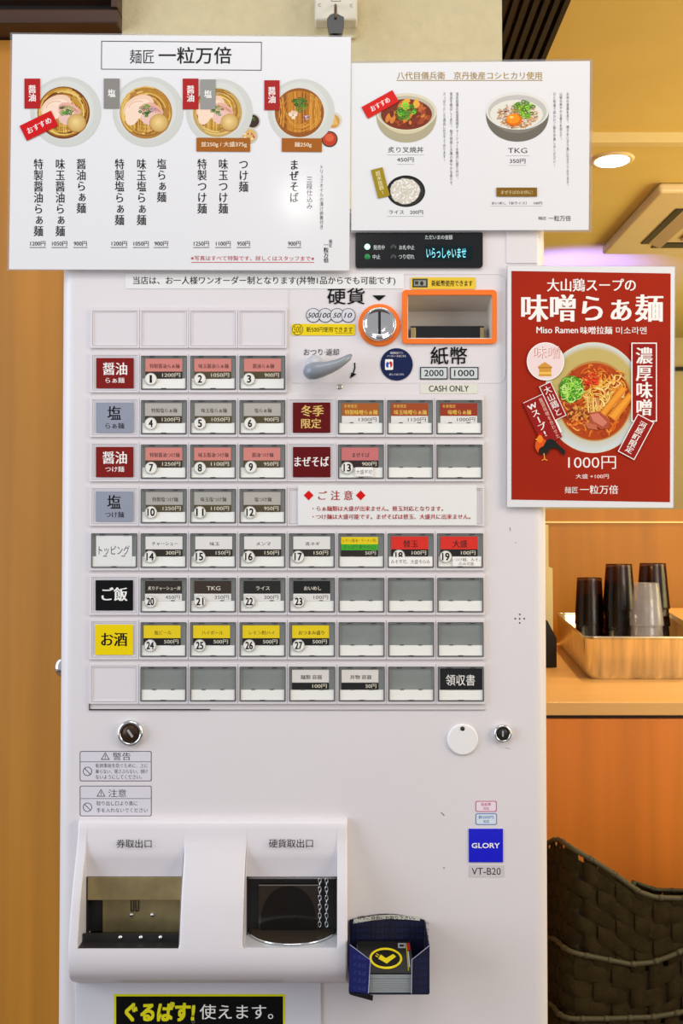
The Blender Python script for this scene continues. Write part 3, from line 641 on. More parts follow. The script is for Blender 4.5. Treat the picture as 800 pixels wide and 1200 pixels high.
p.rrect(557, 953.2, 582, 966.6, 2, c(50, 120, 190)).rrect(557.9, 954.1, 581.1, 965.7, 1.5, c(216, 226, 236)).text('新500円', 560.5, 955.6, 578, 959.6, c(30, 90, 160), wt=0.01).text('対応', 566, 960.8, 573, 964.5, c(30, 90, 160), wt=0.01); p.build('compatibility_sticker', mach)
a = P(549, 1010.3, 0); b = P(589, 971, 0)
bl = MB().box((a.x, -0.0012, a.z), (b.x, 0.0002, b.z), 0.0004).build('maker_badge', mat('blue_badge', c(8, 12, 205), 0.25, coat=0.3), mach)
p = Print(-0.0014); p.text('GLORY', 552.7, 988, 585.2, 993.8, WHITE, wt=0.035); p.build('badge_lettering', bl)
p = Print(-0.0003); p.rect(549.5, 1014, 590.5, 1028, c(206, 200, 200)).text('VT-B20', 552.5, 1017, 586.5, 1025.2, INK, wt=0.004); p.build('model_label', mach)
p = Print(-0.0003); p.stroke([(516.5, 952), (518.3, 953.6), (520.5, 956)], 0.6, INK).ell(520, 1017, 0.9, 0.9, c(150, 140, 140)); p.stroke([(597, 618), (598, 622)], 0.7, c(130, 122, 120)).ell(604, 636, 0.6, 0.6, c(150, 140, 140)).stroke([(592, 876.5), (598, 877.5)], 0.5, c(170, 160, 160)); p.build('scuff', mach)

# ---- outlet housing (height field over x,z)
def lerp_tab(tab, v):
    for (a0, b0), (a1, b1) in zip(tab, tab[1:]):
        if v <= a1: t = (v-a0)/(a1-a0); t = max(0, min(1, t)); return b0+(b1-b0)*t
    return tab[-1][1]
SH = [(958.5, 0.0), (959.5, 4), (961.5, 7.5), (965, 10), (985, 14), (1000, 19), (1018, 26), (1034, 32), (1055, 39), (1080, 45), (1100, 49), (1112, 51), (1120, 52), (1132, 52), (1142, 49), (1147, 44), (1150, 36), (1151.5, 22), (1152, 0)]
SCOOP = [(958.5, 0.0), (959.5, 4), (961.5, 7.5), (965, 10), (985, 13.5), (994, 14.5), (1004, 15), (1016, 13.5), (1026, 12.5), (1034, 12)]
rows = [958.5, 959.5, 961.5, 965, 972, 979, 985, 989, 994, 999, 1004, 1010, 1016, 1021, 1026, 1030, 1034, 1044, 1055, 1068, 1080, 1090, 1100, 1107, 1112, 1116, 1120, 1126, 1132, 1137, 1142, 1147, 1150, 1151.5, 1152]
iT = rows.index(1034); iB = rows.index(1112)
def hfield():
    mb = MB()
    zr = [P(250, r_, -lerp_tab(SH, r_)*S).z for r_ in rows]
    # force monotone z at the underside
    for i in range(1, len(zr)):
        if zr[i] >= zr[i-1]: zr[i] = zr[i-1]-0.0002
    x0, l1, l2, r1, r2, x1 = (OX[k] for k in ('x0', 'l1', 'l2', 'r1', 'r2', 'x1'))
    def ef(i, e, X): # edge rounding fades out where scoop and shell are flush
        if X in (x0, x1): return 1.0
        if i > iT: return 0.0 if i >= iB else 1.0
        return max(0, min(1, (lerp_tab(SH, rows[i])-lerp_tab(SCOOP, rows[i]))/6))
    def strip(xa, xb, tab, ra, rb, ea, eb):       # ea/eb: rounded left / right edge radius
        cols = [xa]
        for t in (0.15, 0.4, 0.7, 1.0):
            if ea: cols.append(xa+ea*t)
        cols += [xa+(xb-xa)*0.35, xa+(xb-xa)*0.65] if xb-xa > 0.03 else []
        for t in (1.0, 0.7, 0.4, 0.15):
            if eb: cols.append(xb-eb*t)
        cols.append(xb); vs = []; n = len(cols)
        for i in range(ra, rb+1):
            for X in cols:
                s_ = lerp_tab(tab, rows[i])*S; k = 0
                if ea and X < xa+ea: t = 1-(X-xa)/ea; k = max(k, ef(i, ea, xa)*ea*0.9*(1-math.sqrt(max(0, 1-t*t))))
                if eb and X > xb-eb: t = 1-(xb-X)/eb; k = max(k, ef(i, eb, xb)*eb*0.9*(1-math.sqrt(max(0, 1-t*t))))
                vs.append((X, -max(0, s_-k), zr[i]))
        m_ = rb-ra
        mb.add(vs, [(i*n+j+n, i*n+j+1+n, i*n+j+1, i*n+j) for i in range(m_) for j in range(n-1)], True)
        return cols
    L = len(rows)-1; i0 = rows.index(985)
    E = 0.004
    strip(x0, l1, SH, 0, L, 0.003, 0.0015); strip(l2, r1, SH, 0, L, E, E); strip(r2, x1, SH, 0, L, 0.0015, 0.003)
    for xa, xb in ((l1, l2), (r1, r2)):
        strip(xa, xb, SCOOP, 0, iT, 0, 0); strip(xa, xb, SH, iB, L, 0, 0)
        for X in (xa, xb):                 # side cheeks of each scoop and opening
            vs = []; fs = []
            for i in range(0, L+1):
                sv = lerp_tab(SH, rows[i])*S - 0.0008
                if i <= iT: bk = lerp_tab(SCOOP, rows[i])*S
                elif i >= iB: bk = sv
                else: bk = -0.06
                vs += [(X, -max(0, sv), zr[i]), (X, -bk, zr[i])]
            for i in range(L):
                if i == iT:   # jump to cavity depth
                    vs_n = len(vs); vs.append((X, 0.06, zr[i])); fs.append((2*i, 2*i+2, 2*i+3, vs_n))
                elif i == iB-1:
                    vs_n = len(vs); vs.append((X, 0.06, zr[i+1])); fs.append((2*i, 2*i+2, vs_n, 2*i+1))
                else: fs.append((2*i, 2*i+2, 2*i+3, 2*i+1))
            mb.add(vs, fs)
        mb.add([(xa, -0.012, zr[iT]), (xb, -0.012, zr[iT]), (xb, 0.06, zr[iT]), (xa, 0.06, zr[iT])], [(0, 1, 2, 3)])
        yb_ = -lerp_tab(SH, 1112)*S
        mb.add([(xa, yb_, zr[iB]), (xb, yb_, zr[iB]), (xb, 0.06, zr[iB]), (xa, 0.06, zr[iB])], [(0, 1, 2, 3)])
    for X in (x0, x1):                     # outer cheeks
        vs = []; 
        for i in range(L+1): vs += [(X, -max(0, lerp_tab(SH, rows[i])*S-0.0027), zr[i]), (X, 0, zr[i])]
        mb.add(vs, [(2*i, 2*i+2, 2*i+3, 2*i+1) for i in range(L)])
    return mb, zr
mb, ZR = hfield(); oh = mb.build('outlet_housing', M_HOUS, mach)
def facep(px, py, tab=SH): return -lerp_tab(tab, py)*S
p = Print(-0.0172); p.text('券取出口', 136.3, 983.6, 177.5, 993.6, INK, wt=0.006); p.build('outlet_lettering', oh); p = Print(-0.0172); p.text('硬貨取出口', 315, 983.2, 366.5, 993.4, INK, wt=0.006); oprint = p.build('outlet_lettering', oh)
# ticket outlet interior
l1, l2, r1, r2 = OX['l1'], OX['l2'], OX['r1'], OX['r2']; zt, zbm = ZR[iT], ZR[iB]
MB().box((l1, 0.055, zbm), (l2, 0.060, zt)).build('ticket_cavity_back', M_DARK, mach)
YT = -0.004
a = P(104, 1054.5, -0.012); MB().box((l1+0.001, -0.013, a.z), (l2-0.0005, -0.011, zt-0.0005), 0.0004).build('ticket_flap', M_BRASS, mach)
a = P(120, 1095, YT); b = P(217, 1050, YT)
tp = MB().box((P(120, 1095, YT).x, YT+0.001, a.z), (l2-0.0005, YT+0.003, P(100, 1050, YT).z-0.0)).build('ticket_plate', M_BRASS, mach)
MB().box((l1+0.001, YT-0.003, zbm), (l2-0.001, YT+0.005, a.z), 0.001).build('ticket_sill', M_DARK, mach)
MB().box((l1+0.001, -0.032, zbm), (l2-0.001, -0.029, P(100, 1094.5, -0.032).z)).build('ticket_stop', M_DARK, mach)
for x_a, x_b in ((l1, l2), (r1, r2)): MB().box((x_a+0.0006, YT+0.004, zbm), (x_b-0.0006, YT+0.006, zt-0.0005)).build('cavity_shade_back', M_DARK, mach)  # dark sheets added so both outlet cavities look shaded at the back
MB().box((l1+0.0005, -0.0495, zbm), (l2-0.0005, YT-0.002, zbm+0.0008)).build('ticket_floor', M_DARK, mach)
for xa_ in (l1+0.0003, l2-0.0013, r1+0.0003, r2-0.0013): MB().box((xa_, -0.014, zbm+0.001), (xa_+0.001, 0.055, zt-0.0005)).build('cavity_shade_side', M_DARK, mach)  # dark side sheets painting the shade inside the outlets
for x_, y_, yy in ((154, 1072, YT+0.0007), (178.5, 1072, YT+0.0007), (141, 1098.5, -0.0322), (165, 1098.5, -0.0322), (188, 1098.5, -0.0322)):
    q = P(x_, y_, yy); MB().lathe([(0.0001, -0.0022), (0.0014, -0.0020), (0.0024, -0.0008), (0.0026, 0.0003)], (q.x, yy, q.z), 'y', 16).build('screw', M_CHROME, mach)
for x_ in (153, 158.5):
    a = P(x_, 1068, YT); b = P(x_+4, 1054, YT); mb = MB(); ring(mb, [(a.x, a.z), (b.x, a.z), (b.x, b.z), (a.x, b.z)], [(a.x+.0008, a.z+.0008), (b.x-.0008, a.z+.0008), (b.x-.0008, b.z-.0008), (a.x+.0008, b.z-.0008)], YT-0.0006, YT+0.001); mb.build('ticket_guide', M_DARK, mach)
# coin outlet interior
MB().box((r1, 0.055, zbm), (r2, 0.060, zt)).build('coin_cavity_back', M_DARK, mach)
a = P(303, 1096, -0.004); b = P(373, 1037, -0.004)
mb = MB(); mb.box((a.x, -0.004, a.z), (b.x, -0.001, b.z)); mb.build('coin_door', mat('smoked_door', c(52, 44, 36), 0.12, coat=0.5), mach)
dc = P(338, 1094, -0.0045); rr_ = P(371, 1094, -0.0045).x-dc.x; zz_ = P(338, 1094, -0.0045).z; MB().prism([(dc.x+rr_*math.cos(R(180*k/20)), zz_+(b.z-zz_-0.001)*math.sin(R(180*k/20))**0.7) for k in range(21)], -0.0046, -0.0040).build('door_window', mat('door_window', c(26, 24, 22), 0.12), mach)
MB().box((a.x, -0.0048, b.z-0.0007), (b.x, -0.004, b.z+0.0005)).build('door_edge', M_STEEL, mach)
for xa in (290, 299.5):
    q = P(xa, 1060, 0.015); MB().box((q.x, 0.012, zbm), (q.x+0.002, 0.018, zt)).build('hinge_bar', M_DARK, mach)
rz = P(345, 1107.5, -0.047).z; rcx = (r1+r2)/2
pts = [Vector((rcx + 0.0495*math.cos(t), 0.0 - 0.046*math.sin(t), rz)) for t in [math.pi*k/24 for k in range(25)]]
MB().tube([p_+Vector((0, 0, 0.0)) for p_ in pts], 0.0013, 8).build('coin_cup_rim', M_CHROME, mach)
mb = MB(); vs = []
for p_ in pts: vs += [p_, p_+Vector((0, 0, -0.012))]
mb.add(vs, [(2*i, 2*i+1, 2*i+3, 2*i+2) for i in range(24)], True); mb.build('coin_cup', M_LGREY, mach)
MB().box((r1, -0.049, zbm), (r2, 0.03, zbm+0.001)).build('coin_floor', M_LGREY, mach)
mb = MB(); mb.add([p_+Vector((0, 0, 0.0002)) for p_ in pts]+[Vector((rcx-0.0495, 0.03, rz+0.0002)), Vector((rcx+0.0495, 0.03, rz+0.0002))], [tuple(range(27))]); mb.build('coin_bed', mat('coin_bed', c(58, 48, 38), 0.3), mach)
for xa in (374.5, 382.5):
    mb = MB(); q = P(xa, 1032, -0.008); z = q.z; i = 0
    while z > rz+0.004:
        pts2 = []
        for k in range(9):
            t = 2*math.pi*k/8; ax = 0.0017*math.cos(t); az = 0.0034*math.sin(t)
            pts2.append((q.x+(ax if i % 2 == 0 else 0), -0.008+(ax if i % 2 else 0), z+az))
        mb.tube(pts2, 0.0006, 5, False); z -= 0.0050; i += 1
    mb.build('chain', M_CHROME, mach)
# lower panel with sticker
a = P(87, 1400, -0.002); b = P(376, 1148, -0.002)
MB().box((a.x, -0.0025, 0.05), (b.x, 0.0003, b.z), 0.0006).build('lower_panel', mat('lower_panel', c(222, 220, 226), 0.35), mach)
p = Print(-0.0028); p.rect(133.5, 1165, 333.8, 1203, c(226, 222, 20)).rect(136, 1167.6, 331.5, 1201, c(10, 10, 10))
p.text('ぐるぱす!', 147, 1175, 227.5, 1196.5, c(232, 224, 30), wt=0.05, shear=0.1).text('使えます。', 234, 1177, 320, 1194.5, WHITE, wt=0.008).ringp(226.5, 1197.5, 1.8, 1.8, 0.4, c(150, 150, 120))
p.build('point_card_sticker', mach, label='black and yellow sticker on the lower panel')

# ================================================================== LAMINATED MENUS
def sheet(root, x0, y0, x1, y1, Y, m, lam=(3, 3, 3, 3), th=0.0006, quad=None):
    q = quad or [(x0, y0), (x1, y0), (x1, y1), (x0, y1)]
    pts = [(P(a, b, Y).x, P(a, b, Y).z) for a, b in q]
    pa = MB().prism(pts, Y, Y+th).build('paper', m, root)
    L = [(q[0][0]-lam[0], q[0][1]-lam[1]), (q[1][0]+lam[2], q[1][1]-lam[1]), (q[2][0]+lam[2], q[2][1]+lam[3]), (q[3][0]-lam[0], q[3][1]+lam[3])]
    lp = [(P(a, b, Y).x, P(a, b, Y).z) for a, b in L]
    mb = MB(); ring(mb, lp, pts, Y+0.0001, Y+th-0.0001); lo = mb.build('laminate_border', M_LAM, root, label='clear plastic laminate margin')
    return pa
def green_onion(p, cx, cy, r, n=26, base=(70, 120, 40)):
    for i in range(n):
        a = random.uniform(0, 6.28); d = r*math.sqrt(random.random()); k = random.uniform(0.6, 1.5)
        p.ringp(cx+d*math.cos(a), cy+d*math.sin(a)*0.9, r*0.26, r*0.2, r*0.10, c(min(255, base[0]*k), min(255, base[1]*k), min(255, base[2]*k)), 10)
def noodles(p, cx, cy, rx, ry, n, cols, wd):
    for i in range(n):
        k = random.uniform(0.25, 0.98); a0 = random.uniform(0, 360)
        p.arc(cx+random.uniform(-1, 1), cy+random.uniform(-1, 1), rx*k, ry*k, a0, a0+random.uniform(40, 130), wd, random.choice(cols), n=6)
NC = [c(222, 178, 84), c(206, 156, 60), c(186, 132, 44), c(232, 196, 108), c(150, 98, 30)]
def ramen(p, cx, cy, Rb, kind):
    p.grad(cx, cy, Rb, Rb*0.99, c(206, 206, 198), c(186, 188, 180), 5)
    p.ell(cx-Rb*.05, cy-Rb*.05, Rb*.84, Rb*.84, c(214, 214, 206))
    bx, by, r = cx-Rb*0.06, cy+Rb*0.0, Rb*0.74
    p.ell(bx, by+1, r, r, (c(120, 62, 24), c(176, 124, 58), c(190, 160, 100), c(150, 86, 24))[kind])
    if kind < 3:
        noodles(p, bx, by, r*0.98, r*0.95, 90, NC, 1.5)
        for i in range(26): x_ = bx-r*0.45+i*r*0.036; p.stroke([(x_, by+r*0.3), (x_+random.uniform(-1, 1), by+r*0.8-abs(i-13)*0.25)], 0.7, random.choice(NC))
        p.ell(bx-r*.28, by-r*.18, r*.62, r*.42, c(238, 200, 172), 28).ell(bx-r*.30, by-r*.10, r*.52, r*.34, c(246, 218, 194), 28)
        p.arc(bx-r*.25, by-r*.1, r*.42, r*.3, 150, 290, 0.8, c(214, 160, 130)).ell(bx-r*.5, by+r*.12, r*.26, r*.42, c(244, 214, 190), -20)
        p.ell(bx+r*.22, by-r*.02, r*.46, r*.30, c(226, 172, 152), -24, jit=0.06).ell(bx+r*.15, by+r*.22, r*.34, r*.28, c(232, 190, 176), 10, jit=0.06)
        for i in range(5): p.arc(bx+r*.2, by, r*(.2+.06*i), r*.2, 200, 330, 0.5, c(200, 130, 110), -20)
        p.ell(bx+r*.50, by+r*.44, r*.37, r*.36, c(176, 128, 60)).grad(bx+r*.49, by+r*.42, r*.34, r*.33, c(206, 166, 94), c(238, 208, 140), 6, -1, -1)
        green_onion(p, bx-r*.02 if kind else bx+r*.1, by-r*.05, r*.24)
        if kind in (1,): 
            for i in range(10): p.arc(bx+r*.25+random.uniform(-2, 2), by-r*.05+random.uniform(-2, 2), 2, 2, random.uniform(0, 360), random.uniform(300, 500), 0.5, random.choice([c(150, 110, 140), c(230, 214, 226)]))
    else:
        for i in range(34):
            t = -1+2*i/33; x_ = bx+t*r*.9; hgt = r*math.sqrt(max(0, 1-t*t*.81))
            p.stroke([(x_, by-hgt*.85), (x_*0.9+bx*.1, by), (x_*0.97+bx*.03, by+hgt*.85)], 1.1, random.choice([c(208, 140, 44), c(186, 116, 32), c(226, 164, 66), c(140, 80, 22)]))
        noodles(p, bx, by, r*0.98, r*0.95, 16, [c(214, 150, 56), c(190, 122, 36)], 1.0)
        green_onion(p, bx, by-r*.28, r*.30, 30, (60, 110, 34))
        for i in range(9): p.ell(bx-r*.25+random.uniform(-4, 4), by+r*.15+random.uniform(-4, 4), 2.4, 2, random.choice([c(240, 214, 190), c(226, 190, 160)]), jit=0.15, n=10)
        for i in range(14): a_ = random.uniform(0, 360); p.arc(bx+r*.3+random.uniform(-2.5, 2.5), by+r*.22+random.uniform(-2, 2), 1.8, 1.5, a_, a_+150, 0.6, random.choice([c(232, 216, 222), c(150, 90, 110)]))
YM1 = -0.0075
m1 = thing('menu_poster', 'white laminated noodle menu with four ramen bowl photos', 'menu poster', P(210, 320, YM1))
sheet(m1, 0, 0, 0, 0, YM1, M_PAPER, (2.5, 2, 0.5, 1.5), quad=[(14.5, 40), (411, 43.5), (409, 317), (10.5, 315.5)])
YY = YM1-0.0002
p = Print(YY); p.frame(118.5, 48.5, 306.5, 82, 0.8, INK, -0.4)
p.text('麺匠', 152, 58, 180.5, 74.5, INK, m=0.004, wt=-0.004).text('一粒万倍', 186, 55, 271, 74.5, INK, wt=0.012, m=0.01); p.build('title_lettering', m1, M_PRINTL)
p = Print(YY)
for cx_, k in ((77, 0), (173.5, 1), (257, 2), (353, 3)):
    p = Print(YY)
    if k == 2:
        p.ell(296, 142, 9, 9, c(190, 184, 174)).ell(296, 142, 7.5, 7.5, c(60, 40, 34)); green_onion(p, 296, 141, 4, 8)
        p.ell(292, 159, 10, 9.5, c(200, 190, 174)).ell(292, 159, 8, 7.5, c(216, 176, 104))
        for i in range(14): p.ell(292+random.uniform(-6, 6), 159+random.uniform(-5, 5), 1.2, 1, random.choice([c(240, 222, 190), c(190, 90, 70)]), n=8)
    if k == 3:
        p.ell(391, 141, 9.5, 9.5, c(212, 206, 192)).ell(390, 142, 8, 8, c(206, 150, 66)).poly([(384, 147), (391, 133), (396, 146)], c(224, 180, 100))
        p.ell(386, 163, 9.5, 9.5, c(70, 60, 54)).ell(386, 163, 8, 8, c(192, 60, 30)).ell(386, 161.5, 5, 4.5, c(214, 96, 60))
    ramen(p, cx_, 131, (41.5, 41.5, 39, 39)[k], k); p.build('bowl_photo', m1, M_PRINTL)
def vtag(p, x0, y0, x1, y1, col, t):
    p = Print(YY-0.0007); p.rect(x0, y0, x1, y1, col); p.vtext(t, (x0+x1)/2, (y0+y1)/2-len(t)*4.9, (y0+y1)/2+len(t)*4.9, 9, WHITE, m=0.03); p.build('flavour_tag', m1, M_PRINTL)
vtag(p, 28.5, 92, 47, 127, c(178, 26, 28), '醤油'); vtag(p, 121.5, 92, 140, 127, c(138, 134, 128), '塩')
vtag(p, 214, 92, 232.5, 128, c(172, 26, 28), '醤油'); vtag(p, 234.5, 93, 252.5, 128, c(150, 148, 142), '塩'); vtag(p, 309.5, 94, 327.5, 129, c(168, 28, 28), '醤油')
p = Print(YY-0.0009); p.rect(25, 137.5, 66, 157, c(206, 16, 20), 26).text('おすすめ', 30.5, 143.6, 61, 150.6, WHITE, 27, m=0.02)
p.build('flavour_tag', m1, M_PRINTL, label='bright red tilted tag')
p = Print(YY-0.0007); p.rect(230, 161.5, 293, 177.5, c(164, 94, 20), -0.4).text('並250g / 大盛375g', 235.5, 166, 289, 172.8, c(238, 226, 200), m=0.01); p.build('weight_tag', m1, M_PRINTL); p = Print(YY-0.0007); p.rect(330, 162, 377, 177.8, c(164, 92, 18), -0.4).text('麺250g', 345, 166.5, 365, 173, c(238, 226, 200), m=0.01)
p.build('weight_tag', m1, M_PRINTL)
p = Print(YY)
for t, xc, y1_ in (('特製醤油らぁ麺', 45, 277.5), ('味玉醤油らぁ麺', 70.5, 277.5), ('醤油らぁ麺', 95.2, 250.5), ('特製塩らぁ麺', 140, 264.5), ('味玉塩らぁ麺', 165.7, 264.5), ('塩らぁ麺', 189.3, 237.5), ('特製つけ麺', 236.7, 251), ('味玉つけ麺', 261.5, 251), ('つけ麺', 285.3, 225.5)):
    p = Print(YY); p.vtext(t, xc, 186, y1_, 11.2, INK, m=0.015); p.build('noodle_name', m1, M_PRINTL)
p = Print(YY); p.vtext('まぜそば', 344.5, 187, 238, 10.5, INK, m=0.03).vtext('三段仕込み', 362.5, 206.5, 245.5, 7.2, INK).vtext('トリュフオイルの漬け卵黄付き', 376.6, 193, 269, 4.4, c(70, 66, 66)); p.build('noodle_name', m1, M_PRINTL)
p = Print(YY)
for t, xa, xb in (('1200円', 35.5, 53), ('1050円', 61, 78.5), ('900円', 86.5, 101.5), ('1200円', 130.7, 148.5), ('1050円', 156.5, 174), ('900円', 181, 196.5), ('1250円', 227, 244.5), ('1100円', 253, 270), ('950円', 278, 292.5), ('900円', 337.5, 352)):
    p = Print(YY); p.text(t, xa, 282.6, xb, 288.3, INK, wt=-0.006, m=0.02).rect(xa-0.8, 289.6, xb+0.8, 290.4, c(70, 66, 70)); p.build('noodle_price', m1, M_PRINTL)
p = Print(YY); p.text('※写真はすべて特製です。詳しくはスタッフまで※', 223.5, 299.8, 368, 305.5, c(186, 44, 56), -0.2).rect(224, 307, 368, 307.8, c(196, 90, 96))
p.vtext('一粒万倍', 382, 284, 308, 5.8, INK, m=0.03).vtext('麺匠', 387.2, 280.5, 290, 3.8, INK); p.build('footnote', m1, M_PRINTL)

YM2 = -0.0065
m2 = thing('menu_poster', 'white laminated rice bowl menu with three dish photos', 'menu poster', P(552, 272, YM2))
sheet(m2, 0, 0, 0, 0, YM2, M_PAPER, (0.5, 2.5, 3.5, 2.5), quad=[(411.5, 74), (691, 71.5), (689.5, 269.5), (411.5, 270)])
YY = YM2-0.0002
p = Print(YY); GO = c(168, 134, 48); p.text('八代目儀兵衛　京丹後産コシヒカリ使用', 465, 84, 634.5, 93, GO, m=0.008).rect(464.5, 93.8, 635.5, 94.6, GO); p.build('title_lettering', m2, M_PRINTL)
def donburi(p, cx, cy, rx, ry, out, inn, depth):
    n = 30; p.poly([(cx+rx*math.cos(R(180*k/n)), cy+depth*math.sin(R(180*k/n))**0.8) for k in range(n+1)], out)
    p.poly([(cx+rx*.9*math.cos(R(180*k/n)), cy+depth*.72*math.sin(R(180*k/n))) for k in range(n+1)], tuple(min(1, q*1.5) for q in out))
    p.ell(cx, cy, rx, ry, inn).ell(cx, cy+1, rx*.93, ry*.9, tuple(q*.72 for q in inn))
p = Print(YY); donburi(p, 476, 131, 35.5, 22, c(176, 166, 134), c(220, 210, 184), 36)
p.ell(476, 134, 30, 18, c(120, 48, 24))
for i in range(70):
    a_ = random.uniform(0, 6.28); d = math.sqrt(random.random()); p.ell(477+26*d*math.cos(a_), 134+14*d*math.sin(a_), random.uniform(2.5, 6), random.uniform(1.2, 3), random.choice([c(160, 70, 36), c(132, 48, 26), c(190, 100, 50), c(214, 128, 50), c(110, 38, 24)]), random.uniform(0, 180), 12, 0.08)
for i in range(6): p.ell(484+random.uniform(-14, 14), 122+random.uniform(-3, 4), 5, 3, c(236, 170, 60), random.uniform(0, 90), 10)
green_onion(p, 476, 131, 11, 34, (80, 150, 40)); p.build('dish_photo', m2, M_PRINTL)
p = Print(YY); donburi(p, 606, 130, 37, 22, c(110, 104, 92), c(224, 220, 212), 36)
p.ell(605, 134, 31, 17, c(226, 222, 208))
for i in range(260):
    a_ = random.uniform(0, 6.28); d = math.sqrt(random.random()); x_, y_ = 606+24*d*math.cos(a_), 136+14*d*math.sin(a_); b_ = random.uniform(0, 3.1)
    p.stroke([(x_-2*math.cos(b_), y_-1.6*math.sin(b_)), (x_+2*math.cos(b_), y_+1.6*math.sin(b_))], 0.7, random.choice([c(190, 120, 50), c(214, 150, 76), c(150, 80, 30), c(232, 190, 120)]))
green_onion(p, 614, 128, 11, 40, (120, 170, 50)); p.ell(602, 140.5, 9.3, 7.4, c(226, 110, 14)).ell(601, 139.3, 7.6, 5.6, c(246, 146, 30)).ell(599, 137.6, 2.4, 1.3, c(254, 214, 120)); p.build('dish_photo', m2, M_PRINTL)
p = Print(YY); p.ell(475.5, 224, 22.5, 18.5, c(24, 24, 24)).ell(475.5, 224.5, 20.5, 16.6, c(50, 48, 44)).ell(474.5, 224, 17.5, 15, c(214, 206, 190), jit=0.04)
for i in range(150):
    a_ = random.uniform(0, 6.28); d = math.sqrt(random.random()); b_ = random.uniform(0, 180); p.ell(474.5+16.6*d*math.cos(a_), 224+14*d*math.sin(a_), 1.7, 0.9, random.choice([c(244, 240, 234), c(232, 224, 212), c(210, 200, 184)]), b_, 8)
p.build('dish_photo', m2, M_PRINTL)
p = Print(YY-0.0008); p.rect(424.5, 114.5, 466, 130, c(214, 26, 20), 29).text('おすすめ', 433, 119, 457.5, 125.5, WHITE, 29, m=0.02); p.build('flavour_tag', m2, M_PRINTL)
p = Print(YY-0.0008); p.rect(438.5, 197, 452.5, 231.5, c(158, 134, 24), 14); p.vtext('超米抜群!', 445.5, 200, 229, 5.8, c(236, 228, 180), 14); p.build('flavour_tag', m2, M_PRINTL)
p = Print(YY-0.0008); p.rect(581.5, 219.8, 629, 230.2, c(128, 92, 22)).text('まぜそばのお供に!', 587, 223, 624, 227.5, c(220, 200, 150)); p.build('flavour_tag', m2, M_PRINTL)
p = Print(YY); LN = c(190, 184, 184)
p.text('炙り叉焼丼', 454.5, 172, 496, 178.8, INK).rect(453, 181.2, 496.5, 181.7, LN).text('450円', 465, 184.5, 484.5, 189.8, INK).rect(465, 192.3, 485, 192.8, LN)
p.build('dish_name', m2, M_PRINTL); p = Print(YY)
p.text('TKG', 595, 173.4, 617.5, 179.3, INK, wt=-0.005).rect(592, 182.2, 620, 182.7, LN).text('350円', 597, 186, 615.5, 191.5, INK).rect(596, 193.5, 616.5, 194, LN)
p.build('dish_name', m2, M_PRINTL); p = Print(YY)
p.text('ライス　200円', 455.5, 246.3, 495.5, 251, INK).rect(453, 253.2, 496.5, 253.7, LN); p.build('dish_name', m2, M_PRINTL); p = Print(YY); p.text('おいめし（米ライス）　100円', 576, 236.2, 635, 239.8, INK).rect(574, 241.2, 635, 241.7, LN)
p.build('dish_name', m2, M_PRINTL); p = Print(YY)
p.text('麺匠', 630.5, 253.8, 640, 257.6, INK, wt=-0.004).text('一粒万倍', 642.5, 252.6, 668.5, 259, INK, wt=0.006); p.build('shop_lettering', m2, M_PRINTL)
p = Print(YY); TG = c(90, 86, 88)
p.vtext('さっぱりとした逸品に仕立てております!', 520.5, 108, 190, 3.2, TG).vtext('気品を香ばしく炙り、柚子胡椒と大葉の爽やかな香りで', 528.5, 108, 217, 3.2, TG).vtext('当店自慢の低温調理チャーシューを贅沢に盛り付け、', 535.5, 108, 212, 3.2, TG)
p.build('description_text', m2, M_PRINTL); p = Print(YY)
p.vtext('ひと味違う卵かけご飯をお楽しみください!', 649.5, 108, 196, 3.2, TG).vtext('山椒の爽やかな香りを添えて、', 657, 108, 166, 3.2, TG).vtext('お米の表面を炙り、焼きおにぎり風に仕立てております。', 665, 108, 220, 3.2, TG); p.build('description_text', m2, M_PRINTL)

YM3 = -0.0055
m3 = thing('poster', 'red laminated miso ramen poster hanging over the machine side edge', 'poster', P(692, 596, YM3))
sheet(m3, 0, 0, 0, 0, YM3, M_PAPER, (1, 0.8, 1.5, 1), quad=[(594.5, 311.5), (790.5, 312.5), (788.5, 595), (594, 594)])
q4 = [(599, 317.5), (785.5, 320.5), (784.7, 588.5), (599, 585.5)]
MB().prism([(P(a, b, YM3).x, P(a, b, YM3).z) for a, b in q4], YM3-0.0002, YM3-0.00005).build('red_print', M_RED, m3)
YY = YM3-0.0003
p = Print(YY); p.text('大山鶏スープの', 641, 326.5, 744.5, 341.5, WHITE, m=0.02).text('味噌らぁ麺', 611.5, 345, 776, 377, WHITE, m=0.032)
p.text('Miso Ramen', 628.5, 383, 677, 390.5, WHITE, m=0.02).text('味噌拉麺', 680, 382.6, 717, 391.5, WHITE, m=0.02).text('미소라멘', 721.5, 383, 757.5, 391.5, WHITE); p.build('title_lettering', m3, M_PRINTL)
p = Print(YY); p.ell(695, 466, 58, 65, c(222, 208, 170), n=60)
for i in range(8): t = i/7; p.ell(695, 466-1.2*i, 57.5-i*1.2, 64-i*2.2, (c(206, 214, 216)[0]*(1-t)+c(196, 174, 104)[0]*t, c(206, 214, 216)[1]*(1-t)+c(196, 174, 104)[1]*t, c(206, 214, 216)[2]*(1-t)+c(196, 174, 104)[2]*t, 1), n=56)
p.ell(696.5, 470, 43.5, 47, c(190, 130, 60), n=56).ell(696.5, 470.5, 42, 45, c(176, 66, 18), n=56)
OC = [c(220, 104, 24), c(234, 136, 44), c(196, 80, 20), c(240, 160, 70), c(168, 58, 18)]
